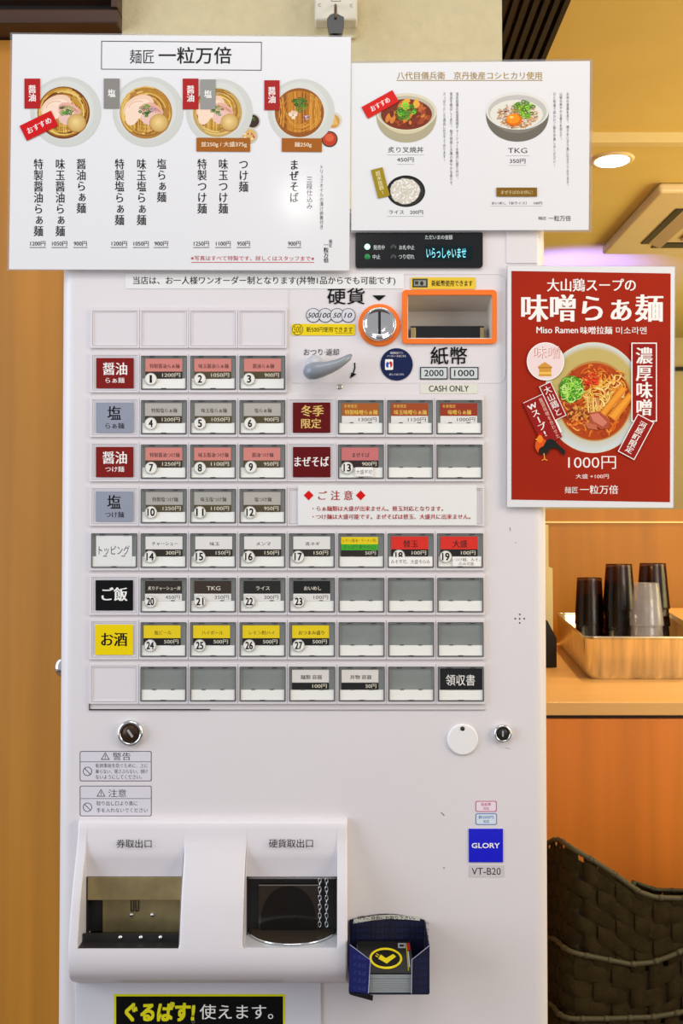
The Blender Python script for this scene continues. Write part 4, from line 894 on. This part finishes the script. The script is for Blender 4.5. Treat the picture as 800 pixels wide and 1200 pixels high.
for i in range(210):
    a_ = random.uniform(0, 6.28); d = math.sqrt(random.uniform(0.12, 0.92)); x_, y_ = 696.5+39*d*math.cos(a_), 471+41*d*math.sin(a_); b_ = random.uniform(0, 360)
    p.arc(x_, y_, random.uniform(4, 9), random.uniform(2, 5), b_, b_+random.uniform(80, 170), random.uniform(1.2, 2.2), random.choice(OC), random.uniform(0, 180), 6)
for i in range(120):
    x_, y_ = 700+random.uniform(-18, 26), 452+random.uniform(-14, 30); b_ = random.uniform(0.9, 2.3)
    if abs(x_-700) > 12 and y_ > 470: continue
    p.arc(x_, y_, 9, 6, math.degrees(b_), math.degrees(b_)+90, random.uniform(1.0, 1.9), random.choice([c(240, 196, 96), c(228, 170, 60), c(246, 216, 140), c(236, 150, 50)]), random.uniform(0, 180), 5)
for i in range(8): p.stroke([(686+i*2.2, 466), (688+i*2+random.uniform(-2, 2), 484)], 1.3, random.choice([c(240, 206, 120), c(226, 170, 80)]))
for i in range(90): a_ = random.uniform(0, 6.28); d = 9*math.sqrt(random.random()); p.stroke([(693+d*math.cos(a_)-2, 446+d*math.sin(a_)), (693+d*math.cos(a_)+2, 446+d*math.sin(a_)+random.uniform(-3, 3))], 0.7, random.choice([c(222, 40, 16), c(240, 80, 30), c(190, 26, 14)]))
p.ell(669, 456, 14.5, 15.5, c(70, 130, 30), jit=0.05)
for i in range(70):
    a_ = random.uniform(0, 6.28); d = 12.5*math.sqrt(random.random()); b_ = random.uniform(0, 360); p.arc(669+d*math.cos(a_), 456+d*math.sin(a_), 4.6, 2.8, b_, b_+190, 1.0, random.choice([c(130, 200, 50), c(176, 226, 90), c(80, 150, 36), c(214, 236, 150)]), random.uniform(0, 180), 6)
for i in range(50): p.ell(677+random.uniform(-14, 10), 483+random.uniform(-9, 8), random.uniform(1.2, 2.4), 1.2, random.choice([c(150, 62, 22), c(206, 130, 50), c(120, 44, 18), c(224, 160, 80)]), random.uniform(0, 180), 7)
for pts_ in ([(727, 452), (735, 456), (709, 488), (702, 484)], [(736, 460), (742, 463), (736, 474), (721, 494), (711, 487)]): p.poly(pts_, c(222, 130, 30)); 
p.poly([(728, 453.5), (733, 456), (708, 486), (704, 484)], c(236, 154, 50)).poly([(736.5, 462), (740, 464), (720, 491), (714, 487.5)], c(238, 158, 54))
p.poly([(690, 484), (702, 482), (714, 493), (713, 502), (703, 503), (690, 494)], c(176, 80, 56)).poly([(691, 486), (700, 484), (711, 495), (706, 500), (695, 494)], c(210, 124, 100)).poly([(684, 494), (698, 498), (700, 504), (688, 502)], c(196, 104, 74))
p.build('bowl_photo', m3, M_PRINTL)
TR = c(150, 22, 16)
p = Print(YY-0.0014)
p.rect(739.5, 401.5, 769.5, 494, WHITE).rect(740.8, 402.8, 768.3, 492.8, TR); p.vtext('濃厚味噌', 754.6, 407, 488, 19.5, WHITE, m=0.03); p.build('flavour_tag', m3, M_PRINTL)
p = Print(YY-0.0015)
p.rect(734, 487, 756, 537, WHITE, -28).rect(735, 488, 755, 536, TR, -28); p.vtext('河原町限定', 745, 492, 533, 9.2, WHITE, -28, m=0.02); p.build('flavour_tag', m3, M_PRINTL)
p = Print(YY-0.0014)
p.rect(622, 464, 649, 514, WHITE, 25)
p.rect(622.8, 465, 648.2, 520, TR, 25).vtext('Wスープ!', 631, 470, 514, 10, WHITE, 25, m=0.03).vtext('厳選味噌を合わせた', 643.5, 464, 516, 4.6, c(236, 190, 170), 25)
p.build('flavour_tag', m3, M_PRINTL); p = Print(YY-0.0015)
p.rect(640, 448, 655, 492, WHITE, 25).rect(640.8, 448.8, 654.2, 491.2, TR, 25).vtext('大山鶏と', 647.5, 451, 489, 9, WHITE, 25, m=0.01)
p.build('flavour_tag', m3, M_PRINTL); p = Print(YY-0.0014)
p.ell(639, 423.5, 22, 22.3, WHITE, n=44).ell(639, 423.5, 21, 21.3, c(238, 214, 212), n=44).text('味噌', 625.5, 406, 656, 420, c(196, 60, 44), wt=0.01).text('味噌', 625, 405.6, 655.5, 419.6, c(240, 224, 220), wt=-0.002)
p.poly([(629.5, 430), (638, 424), (647, 430), (645.5, 433), (646, 441), (631, 441), (631.5, 433)], c(214, 150, 60)).rect(631, 436, 646, 438.4, c(240, 196, 90)).rect(630.5, 430.5, 646.5, 431.3, c(150, 96, 30))
p.build('round_badge', m3, M_PRINTL)
p = Print(YY-0.0018)   # generic rooster drawing
p.ell(635, 523, 8, 9.5, c(224, 84, 20), 20, jit=0.03).ell(632.5, 514.5, 3.4, 4.5, c(240, 130, 30)).poly([(630, 510), (631, 506.5), (632.6, 509), (634, 506), (635.5, 510)], c(210, 30, 20)).poly([(629.3, 513.5), (626.8, 515), (629.5, 516)], c(230, 180, 60))
p.ell(637, 528, 6.5, 5, c(40, 26, 20), 20)
for i in range(9): p.arc(646, 528+i*0.5, 8+i*.9, 13-i*.7, 200+i*4, 350+i*5, 2.0, c(26, 30, 26), 10, 8)
p.stroke([(637, 531), (638, 538), (634.5, 539.5)], 1.1, c(236, 170, 60)).stroke([(638, 538), (641, 539.5)], 1, c(236, 170, 60)); p.build('rooster_drawing', m3, M_PRINTL)
p = Print(YY); p.text('1000円', 665.5, 534.5, 721.5, 549.5, WHITE, wt=-0.004).text('大盛 +100円', 674.5, 555.5, 713, 560.8, WHITE).text('麺匠', 661.5, 570.5, 677, 578, WHITE, wt=-0.004).text('一粒万倍', 679.5, 568.6, 724, 578.8, WHITE, m=0.01); p.build('price_lettering', m3, M_PRINTL)

# ================================================================== POINT CARD BOX
YF = -0.060
L0 = P(410, 1107, YF); cbz0 = P(430, 1164.5, YF).z
bx0, bx1 = P(408.7, 1140, YF).x, P(503.2, 1140, YF).x
box = thing('card_box', 'navy cardboard card dispenser stuck to the machine front', 'card box', ((bx0+bx1)/2, YF/2, cbz0))
top = [(bx0+0.001, P(413, 1078, -0.002).z)] + [(bx0+0.001+(bx1-bx0-0.002)*t, P(413, 1078-7*math.sin(math.pi*t), -0.002).z) for t in [k/10 for k in range(1, 10)]] + [(bx1-0.001, P(500, 1078, -0.002).z)]
MB().prism([(bx0+0.001, cbz0), ] + top + [(bx1-0.001, cbz0)], -0.0024, -0.0012).build('back_panel', M_NAVY, box)
p = Print(-0.0026); p.poly([(413.5, 1082.5), (414.5, 1077), (436, 1073), (457, 1071.8), (480, 1073.2), (491.5, 1075), (492, 1079), (480, 1077.8), (457, 1076.8), (436, 1078.4)], c(206, 206, 196))
p.text('0円!ご自由にお取り下さい。', 419, 1073.2, 486, 1077.6, INK, wt=0.02)
for j, yy in enumerate((1081, 1088.5, 1096)):
    for i in range(4): p.text('ぐるぱす!', 413+i*23-(j % 2)*0, yy-1, 433+i*23, yy+4.4, c(52, 60, 104), m=0.0, shear=0.1)
p.build('box_lettering', box)
def sidep(X, s):
    za = P(413, 1079, -0.002).z; zf = P(410, 1107, YF).z
    mb = MB(); vs = [(X, -0.002, cbz0), (X, YF, cbz0), (X, YF, zf), (X, -0.002, za)]
    vs += [(x+0.0009*s, y, z) for x, y, z in vs]; mb.add(vs, [(0, 1, 2, 3), (7, 6, 5, 4), (0, 4, 5, 1), (1, 5, 6, 2), (2, 6, 7, 3), (3, 7, 4, 0)]); mb.build('side_panel', M_NAVY, box)
sidep(bx0, 1); sidep(bx1, -1)
for pts_ in ([(409.8, 1107), (433.8, 1125), (431.5, 1164), (408.3, 1162)], [(503.2, 1108), (503.2, 1164), (482, 1164.5), (482.5, 1124.5)]):
    MB().prism([(P(a, b, YF).x, P(a, b, YF).z) for a, b in pts_], YF-0.0002, YF+0.0008).build('front_flap', mat('navy_flap', c(16, 26, 92), 0.4) if pts_[0][0] < 420 else M_NAVY, box)
    p = Print(YF-0.0004)
    e = pts_[0], pts_[1]
    if pts_[0][0] < 420:
        p.stroke([(409.8, 1107), (433.8, 1125), (431.5, 1164)], 0.7, c(190, 194, 214))
        for j in range(5): p.text('ぐるぱ', 414, 1119.5+j*9, 429, 1124.5+j*9, c(64, 76, 140), -8)
    else:
        p.stroke([(503.2, 1108), (482.5, 1124.5), (482, 1164.5)], 0.7, c(190, 194, 214))
        for j in range(5): p.text('ぐるぱ', 486, 1122.5+j*8.6, 500, 1127.5+j*8.6, c(46, 56, 100))
    p.build('flap_print', box)
MB().box((bx0+0.001, YF, cbz0-0.001), (bx1-0.001, -0.0024, cbz0)).build('box_floor', M_NAVY, box)
MB().prism([(P(a, b, YF).x, P(a, b, YF).z) for a, b in [(409, 1163), (437, 1166.5), (436.5, 1173), (411, 1166)]], YF, YF+0.001).build('loose_tab', M_BLACK, box)
# cards in the box
cx0, cx1 = P(432, 1140, YF).x-0.012, P(483.5, 1140, YF).x+0.001; NCARD = 11; zf0 = cbz0+0.0004; zf1 = P(450, 1139.5, YF+0.003).z
for i in range(NCARD):
    t = i/NCARD; z0_ = zf0+(zf1-zf0)*t; z1_ = z0_+(zf1-zf0)/NCARD*0.78; lift = 0.004*t*4; j = random.uniform(-0.0007, 0.0007)
    ya, yb2 = YF+0.002+random.uniform(0, 0.0008), -0.006
    mb = MB(); vs = [(cx0+j, ya, z0_), (cx1+j, ya, z0_), (cx1+j, yb2, z0_+lift), (cx0+j, yb2, z0_+lift)]; vs += [(x_, y_, z_+(z1_-z0_)) for x_, y_, z_ in vs]
    mb.add(vs, [(3, 2, 1, 0), (4, 5, 6, 7), (0, 1, 5, 4), (1, 2, 6, 5), (2, 3, 7, 6), (3, 0, 4, 7)])
    if i < NCARD-1:
        o = mb.build('point_card', M_EDGE); tag(o, 'grey-edged point card in the navy box, %s' % ['at the very bottom', 'second from the bottom', 'third from the bottom', 'fourth from the bottom', 'fifth from the bottom', 'sixth from the top', 'fifth from the top', 'fourth from the top', 'third from the top', 'second from the top'][i], 'card', 'point cards under the top card')
    else:
        o = mb.build('point_card', mat('card_black', c(20, 20, 18), 0.3)); tag(o, 'black point card with yellow check mark on top of the stack', 'card')
        A = Vector((cx0+j, ya, z1_)); U = Vector((cx1-cx0, 0, 0)); V = Vector((0, yb2-ya, lift)); NV = U.cross(V).normalized()
        class FP(Print):
            def _add(s, pts, faces, col):
                n = len(s.v); off = NV*(0.0002+s.k*2e-5); s.k += 1
                for a_, b_ in pts: q_ = A+U*a_/100+V*(1-b_/60)+off; s.v.append(tuple(q_))
                for f in faces: s.f.append(tuple(i_+n for i_ in f)); s.c.append(col)
                return s
        p = FP(-0.05); YL = c(240, 220, 30)
        p.ell(52, 33, 30, 20, YL).ell(52, 33, 26, 16, BK).poly([(38, 34), (43, 26), (52, 33), (66, 25), (71, 30), (53, 43)], YL).stroke([(33, 28), (38, 31)], 1.5, YL).stroke([(35, 24), (40, 28)], 1.5, YL)
        p.rect(76, 4, 90, 14, c(160, 160, 160)).rect(79, 7, 87, 11, BK).rect(91, 4, 92, 56, YL).rect(93, 4, 98, 18, c(200, 30, 40)).rect(93, 20, 95, 50, c(200, 200, 200)); p.build('card_print', o)

# ================================================================== WALL SOCKET BOX
YS = YW-0.002
so = thing('wall_socket', 'white surface-mounted wall socket above the menus', 'socket', P(394, 46, YS))
MB().prism(pxp(rrect(368.5, 24, 418.5, 46.5, 5), YS), YS-0.006, YW).build('base_plate', mat('socket_base', c(196, 184, 146), 0.4), so)
a = P(368.5, 25, YW-0.03); b = P(418.5, -12, YW-0.03)
MB().box((a.x, YW-0.034, a.z), (b.x, YS-0.004, b.z), 0.0035, 3).build('socket_cover', mat('socket_white', c(214, 208, 194), 0.35), so)
p = Print(YW-0.0345); p.text('C', 372.5, 4, 376, 7.6, c(120, 112, 100)).text('C', 410, 4.5, 413, 8.4, c(120, 112, 100)).frame(388, -6, 399, 1.6, 0.6, c(110, 104, 90)); p.build('socket_marks', so)
pg = thing('power_plug', 'black plug with brown ground lead in the wall socket', 'plug', P(393, 42, YW-0.05))
MB().prism(pxp([(387, 20), (393, 18.2), (403, 23), (402, 31), (400, 42), (386.5, 42), (384.5, 34), (383, 25)], YW-0.05), YW-0.058, YW-0.034).build('plug_body', M_BLACK, pg)
q0 = P(393, 6, YW-0.055)
MB().tube([P(393, 6, YW-0.036), P(393, 8, YW-0.05), P(393, 14, YW-0.060), P(393, 21, YW-0.060)], 0.0022, 8).build('ground_lead', mat('brown_lead', c(96, 72, 50), 0.4), pg)
MB().tube([P(393, 40, YW-0.046), P(393, 60, YW-0.044), P(393, 90, YW-0.03)], 0.005, 8).build('cord', M_BLACK, pg)

# ================================================================== COUNTER, TRAY, CUPS
ZC = 0.985
def yz(py, z): return PZ(700, py, z).y
YC0 = yz(823, ZC); YC1 = YP-0.001
xL = -0.60
ct = tag(MB().box((xL, YC0, P(700, 838.5, YC0).z), (3.4, YC1, ZC), 0.0015).build('countertop', M_WOODT), 'light wood countertop carrying the steel tray', 'countertop')
cb = thing('cabinet', 'orange wood cabinet under the light countertop', 'cabinet', (1.5, YC0+0.4, 0))
zk = P(700, 838.5, YC0).z
MB().box((xL, YC0+0.02, 0.0), (3.4, YC1, zk-0.001)).build('carcass', M_DARK, cb)
for i in range(4):
    x0_ = xL+0.02+i*0.9; MB().box((x0_, YC0+0.004, 0.06), (x0_+0.895, YC0+0.02, zk-0.008), 0.001).build('door', M_WOODC, cb)
# raised wood shelf behind the tray on the right
ZL = 1.085; # tray
ZTT = ZC+0.100
fl = PZ(683, 747, ZTT); yF = fl.y; xTl = PZ(690, 747, ZTT).x-0.012; yB = min(PZ(650, 718.5, ZTT).y, YP-0.03); xTr = xTl+0.66
tr = thing('steel_tray', 'deep stainless steel tray on the countertop holding upturned cups', 'tray', ((xTl+xTr)/2, (yF+yB)/2, ZC))
def ringpts(ins, z, r): return [(x_+(y_-yF)*0.12, y_, z) for x_, y_ in rrect(xTl+ins, yF+ins, xTr-ins, yB-ins, max(0.004, r), 6)]
loops = [ringpts(0.0, ZTT-0.003, 0.03), ringpts(0.002, ZTT, 0.03), ringpts(0.006, ZTT, 0.028), ringpts(0.009, ZTT-0.004, 0.027), ringpts(0.016, ZC+0.012, 0.024), ringpts(0.030, ZC+0.003, 0.02)]
outer = [ringpts(0.0, ZTT-0.003, 0.03), ringpts(0.003, ZTT-0.006, 0.03), ringpts(0.008, ZC+0.012, 0.028), ringpts(0.016, ZC+0.0005, 0.026)]
mb = MB()
for LL in (loops, outer):
    n = len(LL[0]); vs = [v for l_ in LL for v in l_]; mb.add(vs, [(i*n+k, i*n+(k+1) % n, (i+1)*n+(k+1) % n, (i+1)*n+k) for i in range(len(LL)-1) for k in range(n)], True)
    mb.add(LL[-1], [tuple(range(n))])
mb.build('tray_body', mat('tray_steel', (0.72, 0.68, 0.62, 1), 0.22, metal=1, vary=0.3, vscale=(50, 50, 3)), tr)  # streaky base colour stands in for uneven reflections in the steel
mb = MB(); rp = ringpts(0.003, ZTT, 0.03); mb.tube([Vector(v) for v in rp]+[Vector(rp[0])], 0.0022, 6, False); mb.build('rolled_rim', M_CHROME, tr)
zl = ZTT+0.018; bp = [PZ(a_, b_, zl) for a_, b_ in ((781, 712.5), (781, 716), (800, 727), (850, 738), (900, 738), (900, 712.5))]
mb = MB(); mb.add([(v.x, min(v.y, YP-0.002), zl) for v in bp]+[(v.x, min(v.y, YP-0.002), zl-0.015) for v in bp], [tuple(range(6)), tuple(range(11, 5, -1))]+[(i, i+6, (i+1) % 6+6, (i+1) % 6) for i in range(6)])
tag(mb.build('wooden_board', M_WOODT), 'light wooden board resting over the far corner of the steel tray', 'board')
def cup_mesh(r0, r1, h, key):            # upturned: closed end on top
    def f():
        mb = MB(); mb.lathe([(0.0001, h*0.985), (r1*0.86, h*0.985), (r1*0.98, h), (r1, h*0.985), (r1*1.01, h*0.93), (r0*0.985, 0.008), (r0, 0.004), (r0, 0.0), (r0-0.0015, 0.0), (r0*0.975, 0.010), (r1*0.97, h*0.93), (0.0001, h*0.955)], (0, 0, 0), 'z', 40); return mb
    return f
def cups(px, base_py, tops, r0, r1, h, m, key, lab, Yc):
    for i, (tp, l_) in enumerate(zip(tops, lab)):
        q = P(px, tp, Yc); me = shared(key, cup_mesh(r0, r1, h, key), 'tumbler', m)
        z = q.z-h
        if i == len(tops)-1: z = ZC+0.0035
        o = link('tumbler', me, None, Vector((q.x, Yc, z))); tag(o, l_, 'cup', 'upturned tumblers in the steel tray')
D = yF+0.38
sc = (D-CY)/F
hA = (ZTT, )
zt = P(690, 677, D).z
H1 = P(690, 731, D+0.0).z
def stackh(px, top, D, step, n, r0, r1, h, m, key, name):
    ztop = P(px, top, D).z; x_ = P(px, top, D).x
    me = shared(key, cup_mesh(r0, r1, h, key), 'tumbler', m); i = 0; out = []
    levels = []
    z = ztop-h
    while z > ZC+0.0035+0.024: levels.append(z); z -= step
    levels.append(ZC+0.0035)
    words_ = ['topmost one', 'second from top', 'third from top', 'fourth from top', 'fifth from top', 'sixth from top']
    for i, z in enumerate(levels[:6]):
        o = link('tumbler', me, None, Vector((x_, D, z))); tag(o, f'{name}, {words_[i]}', 'cup', 'upturned tumblers in the steel tray')
stackh(690.3, 677, D, 0.046, 4, 0.0400, 0.0330, 0.125, M_SMOKE, 'cupa', 'smoked tumbler in the shortest dark stack')
stackh(724.8, 661, D-0.02, 0.048, 4, 0.0440, 0.0345, 0.125, M_SMOKE, 'cupb', 'smoked tumbler in the tall middle stack')
stackh(764.5, 660, D+0.12, 0.048, 4, 0.0465, 0.0360, 0.128, M_SMOKE, 'cupc', 'smoked tumbler in the stack behind the clear cups')
stackh(757.3, 683, D-0.12, 0.045, 4, 0.0425, 0.0315, 0.110, M_CLEARC, 'cupd', 'frosty clear tumbler in the short clear stack')
YK = 1.44
tag(MB().prism([(P(630, 0, YK).x, ZC+0.0005), (P(652, 777, YK).x, ZC+0.0005), (P(652, 760, YK).x, P(652, 748, YK).z), (P(641, 727, YK).x, P(641, 727, YK).z), (P(630, 727, YK).x, P(630, 727, YK).z)], YK, YK+0.05).build('condiment_caddy', M_BLACK), 'black caddy wedged between the ticket machine and the steel tray', 'caddy')
YB_ = 1.53
tag(MB().prism([(P(a_, b_, YB_).x, P(a_, b_, YB_).z) for a_, b_ in [(625, 612), (642.3, 615), (642.6, 664), (647.3, 666), (647.8, 736)]]+[(P(647, 736, YB_).x, ZC), (P(625, 736, YB_).x, ZC)], YB_, YB_+0.02).build('cream_board', M_CREAM), 'narrow cream board edge showing beside the machine over the counter', 'board')

# ================================================================== CEILING FIXTURES
ZLc = 2.395
q = PZ(717, 187, ZLc)
dl_ = thing('downlight', 'glowing round downlight in the lower cream ceiling', 'ceiling light', (q.x, q.y, ZLc))
MB().lathe([(0.062, 0.0), (0.058, -0.006), (0.046, -0.005), (0.044, 0)], (q.x, q.y, ZLc), 'z', 32).build('trim_ring', M_AC, dl_)
MB().lathe([(0.0001, -0.006), (0.047, -0.006), (0.047, 0.0)], (q.x, q.y, ZLc), 'z', 32).build('diffuser', emis('downlight_glow', (1, 0.9, 0.7, 1), 14), dl_)
lamp('downlight_beam', 'SPOT', (q.x, q.y, ZLc-0.02), (q.x, q.y, 0), 40, (1.0, 0.74, 0.36), 0.04, spot=130)
# air conditioner cassette
ax0 = PZ(705, 298, ZLc-0.03).x; ay0 = PZ(775, 225, ZLc-0.03).y; ay1 = PZ(705, 298, ZLc-0.03).y
ac = thing('air_conditioner', 'cream ceiling cassette air conditioner with dark louver slots', 'air conditioner', ((ax0+0.45), (ay0+ay1)/2, ZLc-0.03))
aw = ay1-ay0; Zb = ZLc-0.032
mb = MB(); mb.box((ax0, ay0, Zb), (ax0+aw, ay1, ZLc-0.0005), 0.010, 3); mb.build('panel', M_AC, ac)
mb = MB(); mb.box((ax0+0.22, ay0+0.2, Zb-0.012), (ax0+aw-0.2, ay1-0.2, Zb+0.002), 0.01, 3); mb.build('intake_grille', M_AC, ac)
def slot(x0_, y0_, x1_, y1_):
    s_ = MB().box((x0_, y0_, Zb-0.004), (x1_, y1_, Zb+0.001), 0.0015).build('air_slot', M_BLACK, ac)
def louver(x0_, y0_, x1_, y1_, t):
    mb = MB(); h_ = 0.018
    if t == 'y': vs = [(x0_, y0_, Zb-0.004), (x1_, y0_, Zb-0.004-h_), (x1_, y1_, Zb-0.004-h_), (x0_, y1_, Zb-0.004)]
    else: vs = [(x0_, y0_, Zb-0.004), (x1_, y0_, Zb-0.004), (x1_, y1_, Zb-0.004-h_), (x0_, y1_, Zb-0.004-h_)]
    vs += [(x_, y_, z_+0.004) for x_, y_, z_ in vs]; mb.add(vs, [(3, 2, 1, 0), (4, 5, 6, 7), (0, 1, 5, 4), (1, 2, 6, 5), (2, 3, 7, 6), (3, 0, 4, 7)]); mb.build('louver', M_AC, ac)
slot(ax0+0.10, ay0+0.15, ax0+0.16, ay1-0.15); louver(ax0+0.125, ay0+0.16, ax0+0.165, ay1-0.16, 'y')
slot(ax0+0.15, ay0+0.10, ax0+aw-0.15, ay0+0.16); louver(ax0+0.16, ay0+0.125, ax0+aw-0.16, ay0+0.165, 'x')
slot(ax0+0.15, ay1-0.16, ax0+aw-0.15, ay1-0.10); slot(ax0+aw-0.16, ay0+0.15, ax0+aw-0.10, ay1-0.15)

# ================================================================== WOVEN BASKETS
def basket(idx, front_rim_px, dz_bottom, shrink, label, nrow):
    yf = 0.50 - shrink*0.0; x0_ = P(655, 1000, 0.5).x-0.004+shrink; x1_ = x0_+0.44-2*shrink; yfr = 0.47+shrink; ybk = 0.78-shrink
    if idx: pass
    def rimz(x_):
        # rim height measured along the visible front, then eased on past the frame
        px_ = 400+x_/(yfr-CY)*F
        tab = front_rim_px; 
        for (a0, b0), (a1, b1) in zip(tab, tab[1:]):
            if px_ <= a1: t = max(0, (px_-a0)/(a1-a0)); return P(px_, b0+(b1-b0)*t, yfr).z
        return P(px_, tab[-1][1], yfr).z
    per = rrect(x0_, yfr, x1_, ybk, 0.022, 4)     # ccw from the right back corner
    # densify
    pts = []
    n = len(per)
    for i in range(n):
        a_ = Vector(per[i]+(0,)); b_ = Vector(per[(i+1) % n]+(0,)); k = max(1, int((b_-a_).length/0.0075))
        for j in range(k): pts.append(a_.lerp(b_, j/k))
    n = len(pts); cum = [0.0]
    for i in range(n): cum.append(cum[-1]+(pts[(i+1) % n]-pts[i]).length)
    tot = cum[-1]; ncol = 2*int(tot/0.029/2+0.5); cwid = tot/ncol
    root = thing('woven_basket', label, 'basket', ((x0_+x1_)/2, (yfr+ybk)/2, 0.02+0.04*(2-idx)), 'stack of dark woven luggage baskets')
    zbot = 0.02+0.04*(2-idx)
    def rz(p_):
        z = rimz(p_.x)
        if p_.y > yfr+0.02:
            t = min(1, (p_.y-yfr)/(ybk-yfr)); pb = max(640, 400+p_.x/(p_.y-CY)*F); tab = front_rim_px; yy_ = tab[-1][1]
            for (a0, b0), (a1, b1) in zip(tab, tab[1:]):
                if pb <= a1: yy_ = b0+(b1-b0)*max(0, (pb-a0)/(a1-a0)); break
            zb = P(pb, yy_ + (-9 if pb > 738 and idx == 0 else 12), p_.y).z; z = z+(zb-z)*t
        return z
    def nrm(i):
        d = (pts[(i+1) % n]-pts[(i-1) % n]).normalized(); return Vector((d.y, -d.x, 0))
    vis = P(640, 1215, yfr).z
    def pos(i, v, off): # v: 0 at rim downward in metres
        p_ = pts[i % n]; z = rz(p_)-v; t = v/0.4; q_ = p_*1.0; return Vector((q_.x, q_.y, z)) + nrm(i % n)*off + Vector((0, 0, 0))
    # horizontal straps
    wst = 0.029
    for r_ in range(nrow):
        mb = MB(); vs = []
        for i in range(n+1):
            ph = cum[i % n]/cwid if i < n else ncol
            off = 0.0018*math.sin(math.pi*(ph+0.5)+math.pi*r_)
            sag = 0.0
            for v_, e in ((0.0015, -0.0012), (0.0045, 0), (wst-0.0045, 0), (wst-0.0015, -0.0012)):
                vs.append(pos(i, 0.012+r_*wst+v_, off+e+0.0012*(off > 0)))
        mb.add(vs, [(i*4+k, i*4+k+1, (i+1)*4+k+1, (i+1)*4+k) for i in range(n) for k in range(3)], True); mb.build('horizontal_strap', M_BASKET, root)
    # vertical straps (only ones that can be seen: front, left, back)
    for cidx in range(ncol):
        s0 = (cidx+0.5)*cwid
        mb = MB(); rowsn = nrow*4+3; vs = []
        ii = [min(range(n), key=lambda i: abs(cum[i]-(s0+d))) for d in (-cwid*.46, -cwid*.32, cwid*.32, cwid*.46)]
        if ii[0] > ii[3]: continue
        for j in range(rowsn):
            v_ = j*wst/4; off = -0.0018*math.sin(math.pi*(cidx+1.0) + math.pi*(v_-0.012)/wst - math.pi/2 + math.pi*0.5) * (1 if True else 1)
            ph = (v_-0.012)/wst
            off = -0.0018*math.cos(math.pi*(ph-0.5))*(1 if cidx % 2 == 0 else -1)
            for i_, e in zip(ii, (-0.0012, 0, 0, -0.0012)): vs.append(pos(i_, v_, off+e+0.0012*(off > 0)))
        mb.add(vs, [(j*4+k, j*4+k+1, (j+1)*4+k+1, (j+1)*4+k) for j in range(rowsn-1) for k in range(3)], True); mb.build('vertical_strap', M_BASKET, root)
    mb = MB(); mb.tube([pos(i, 0.0, 0) for i in range(n)]+[pos(0, 0, 0)], 0.0042, 8, False); mb.build('rim', M_BASKET2, root)
    for i in range(0, n, 5):
        mb = MB(); mb.tube([pos(i, 0, 0), pos(i+1, 0, 0)], 0.0050, 8); mb.build('rim_stitch', M_BASKET2, root)
    vend = 0.012+nrow*wst
    mb = MB(); vs = []                           # added inner lining keeps the light from leaking through joints
    for i in range(n): p1_ = pos(i, 0.014, -0.0032); p2_ = pos(i, vend, -0.0032); vs += [p1_, p2_, Vector((p2_.x, p2_.y, zbot))]
    mb.add(vs, [f_ for i in range(n) for f_ in ((3*i, 3*i+1, 3*((i+1) % n)+1, 3*((i+1) % n)), (3*i+1, 3*i+2, 3*((i+1) % n)+2, 3*((i+1) % n)+1))])
    mb.add([Vector((p_.x, p_.y, zbot)) for p_ in pts], [tuple(range(n))]); mb.build('light_baffle', mat('basket_baffle', c(34, 28, 20), 0.8), root)
B1 = [(640, 991), (655, 989), (680, 1001), (700, 1013), (722, 1028), (745, 1045), (765, 1052), (800, 1053), (860, 1046), (940, 1000)]
B2 = [(640, 1112), (650, 1113), (670, 1117), (700, 1123), (735, 1130), (760, 1128), (780, 1121), (800, 1112), (860, 1100), (940, 1096)]
B3 = [(640, 1194), (700, 1194), (760, 1192), (800, 1185), (860, 1178), (940, 1176)]
basket(0, B1, 0, 0.020, 'dark brown woven basket on top of the nested stack', 7)
basket(1, B2, 0, 0.010, 'dark brown woven basket in the middle of the nested stack', 5)
basket(2, B3, 0, 0.000, 'dark brown woven basket at the bottom of the nested stack', 4)
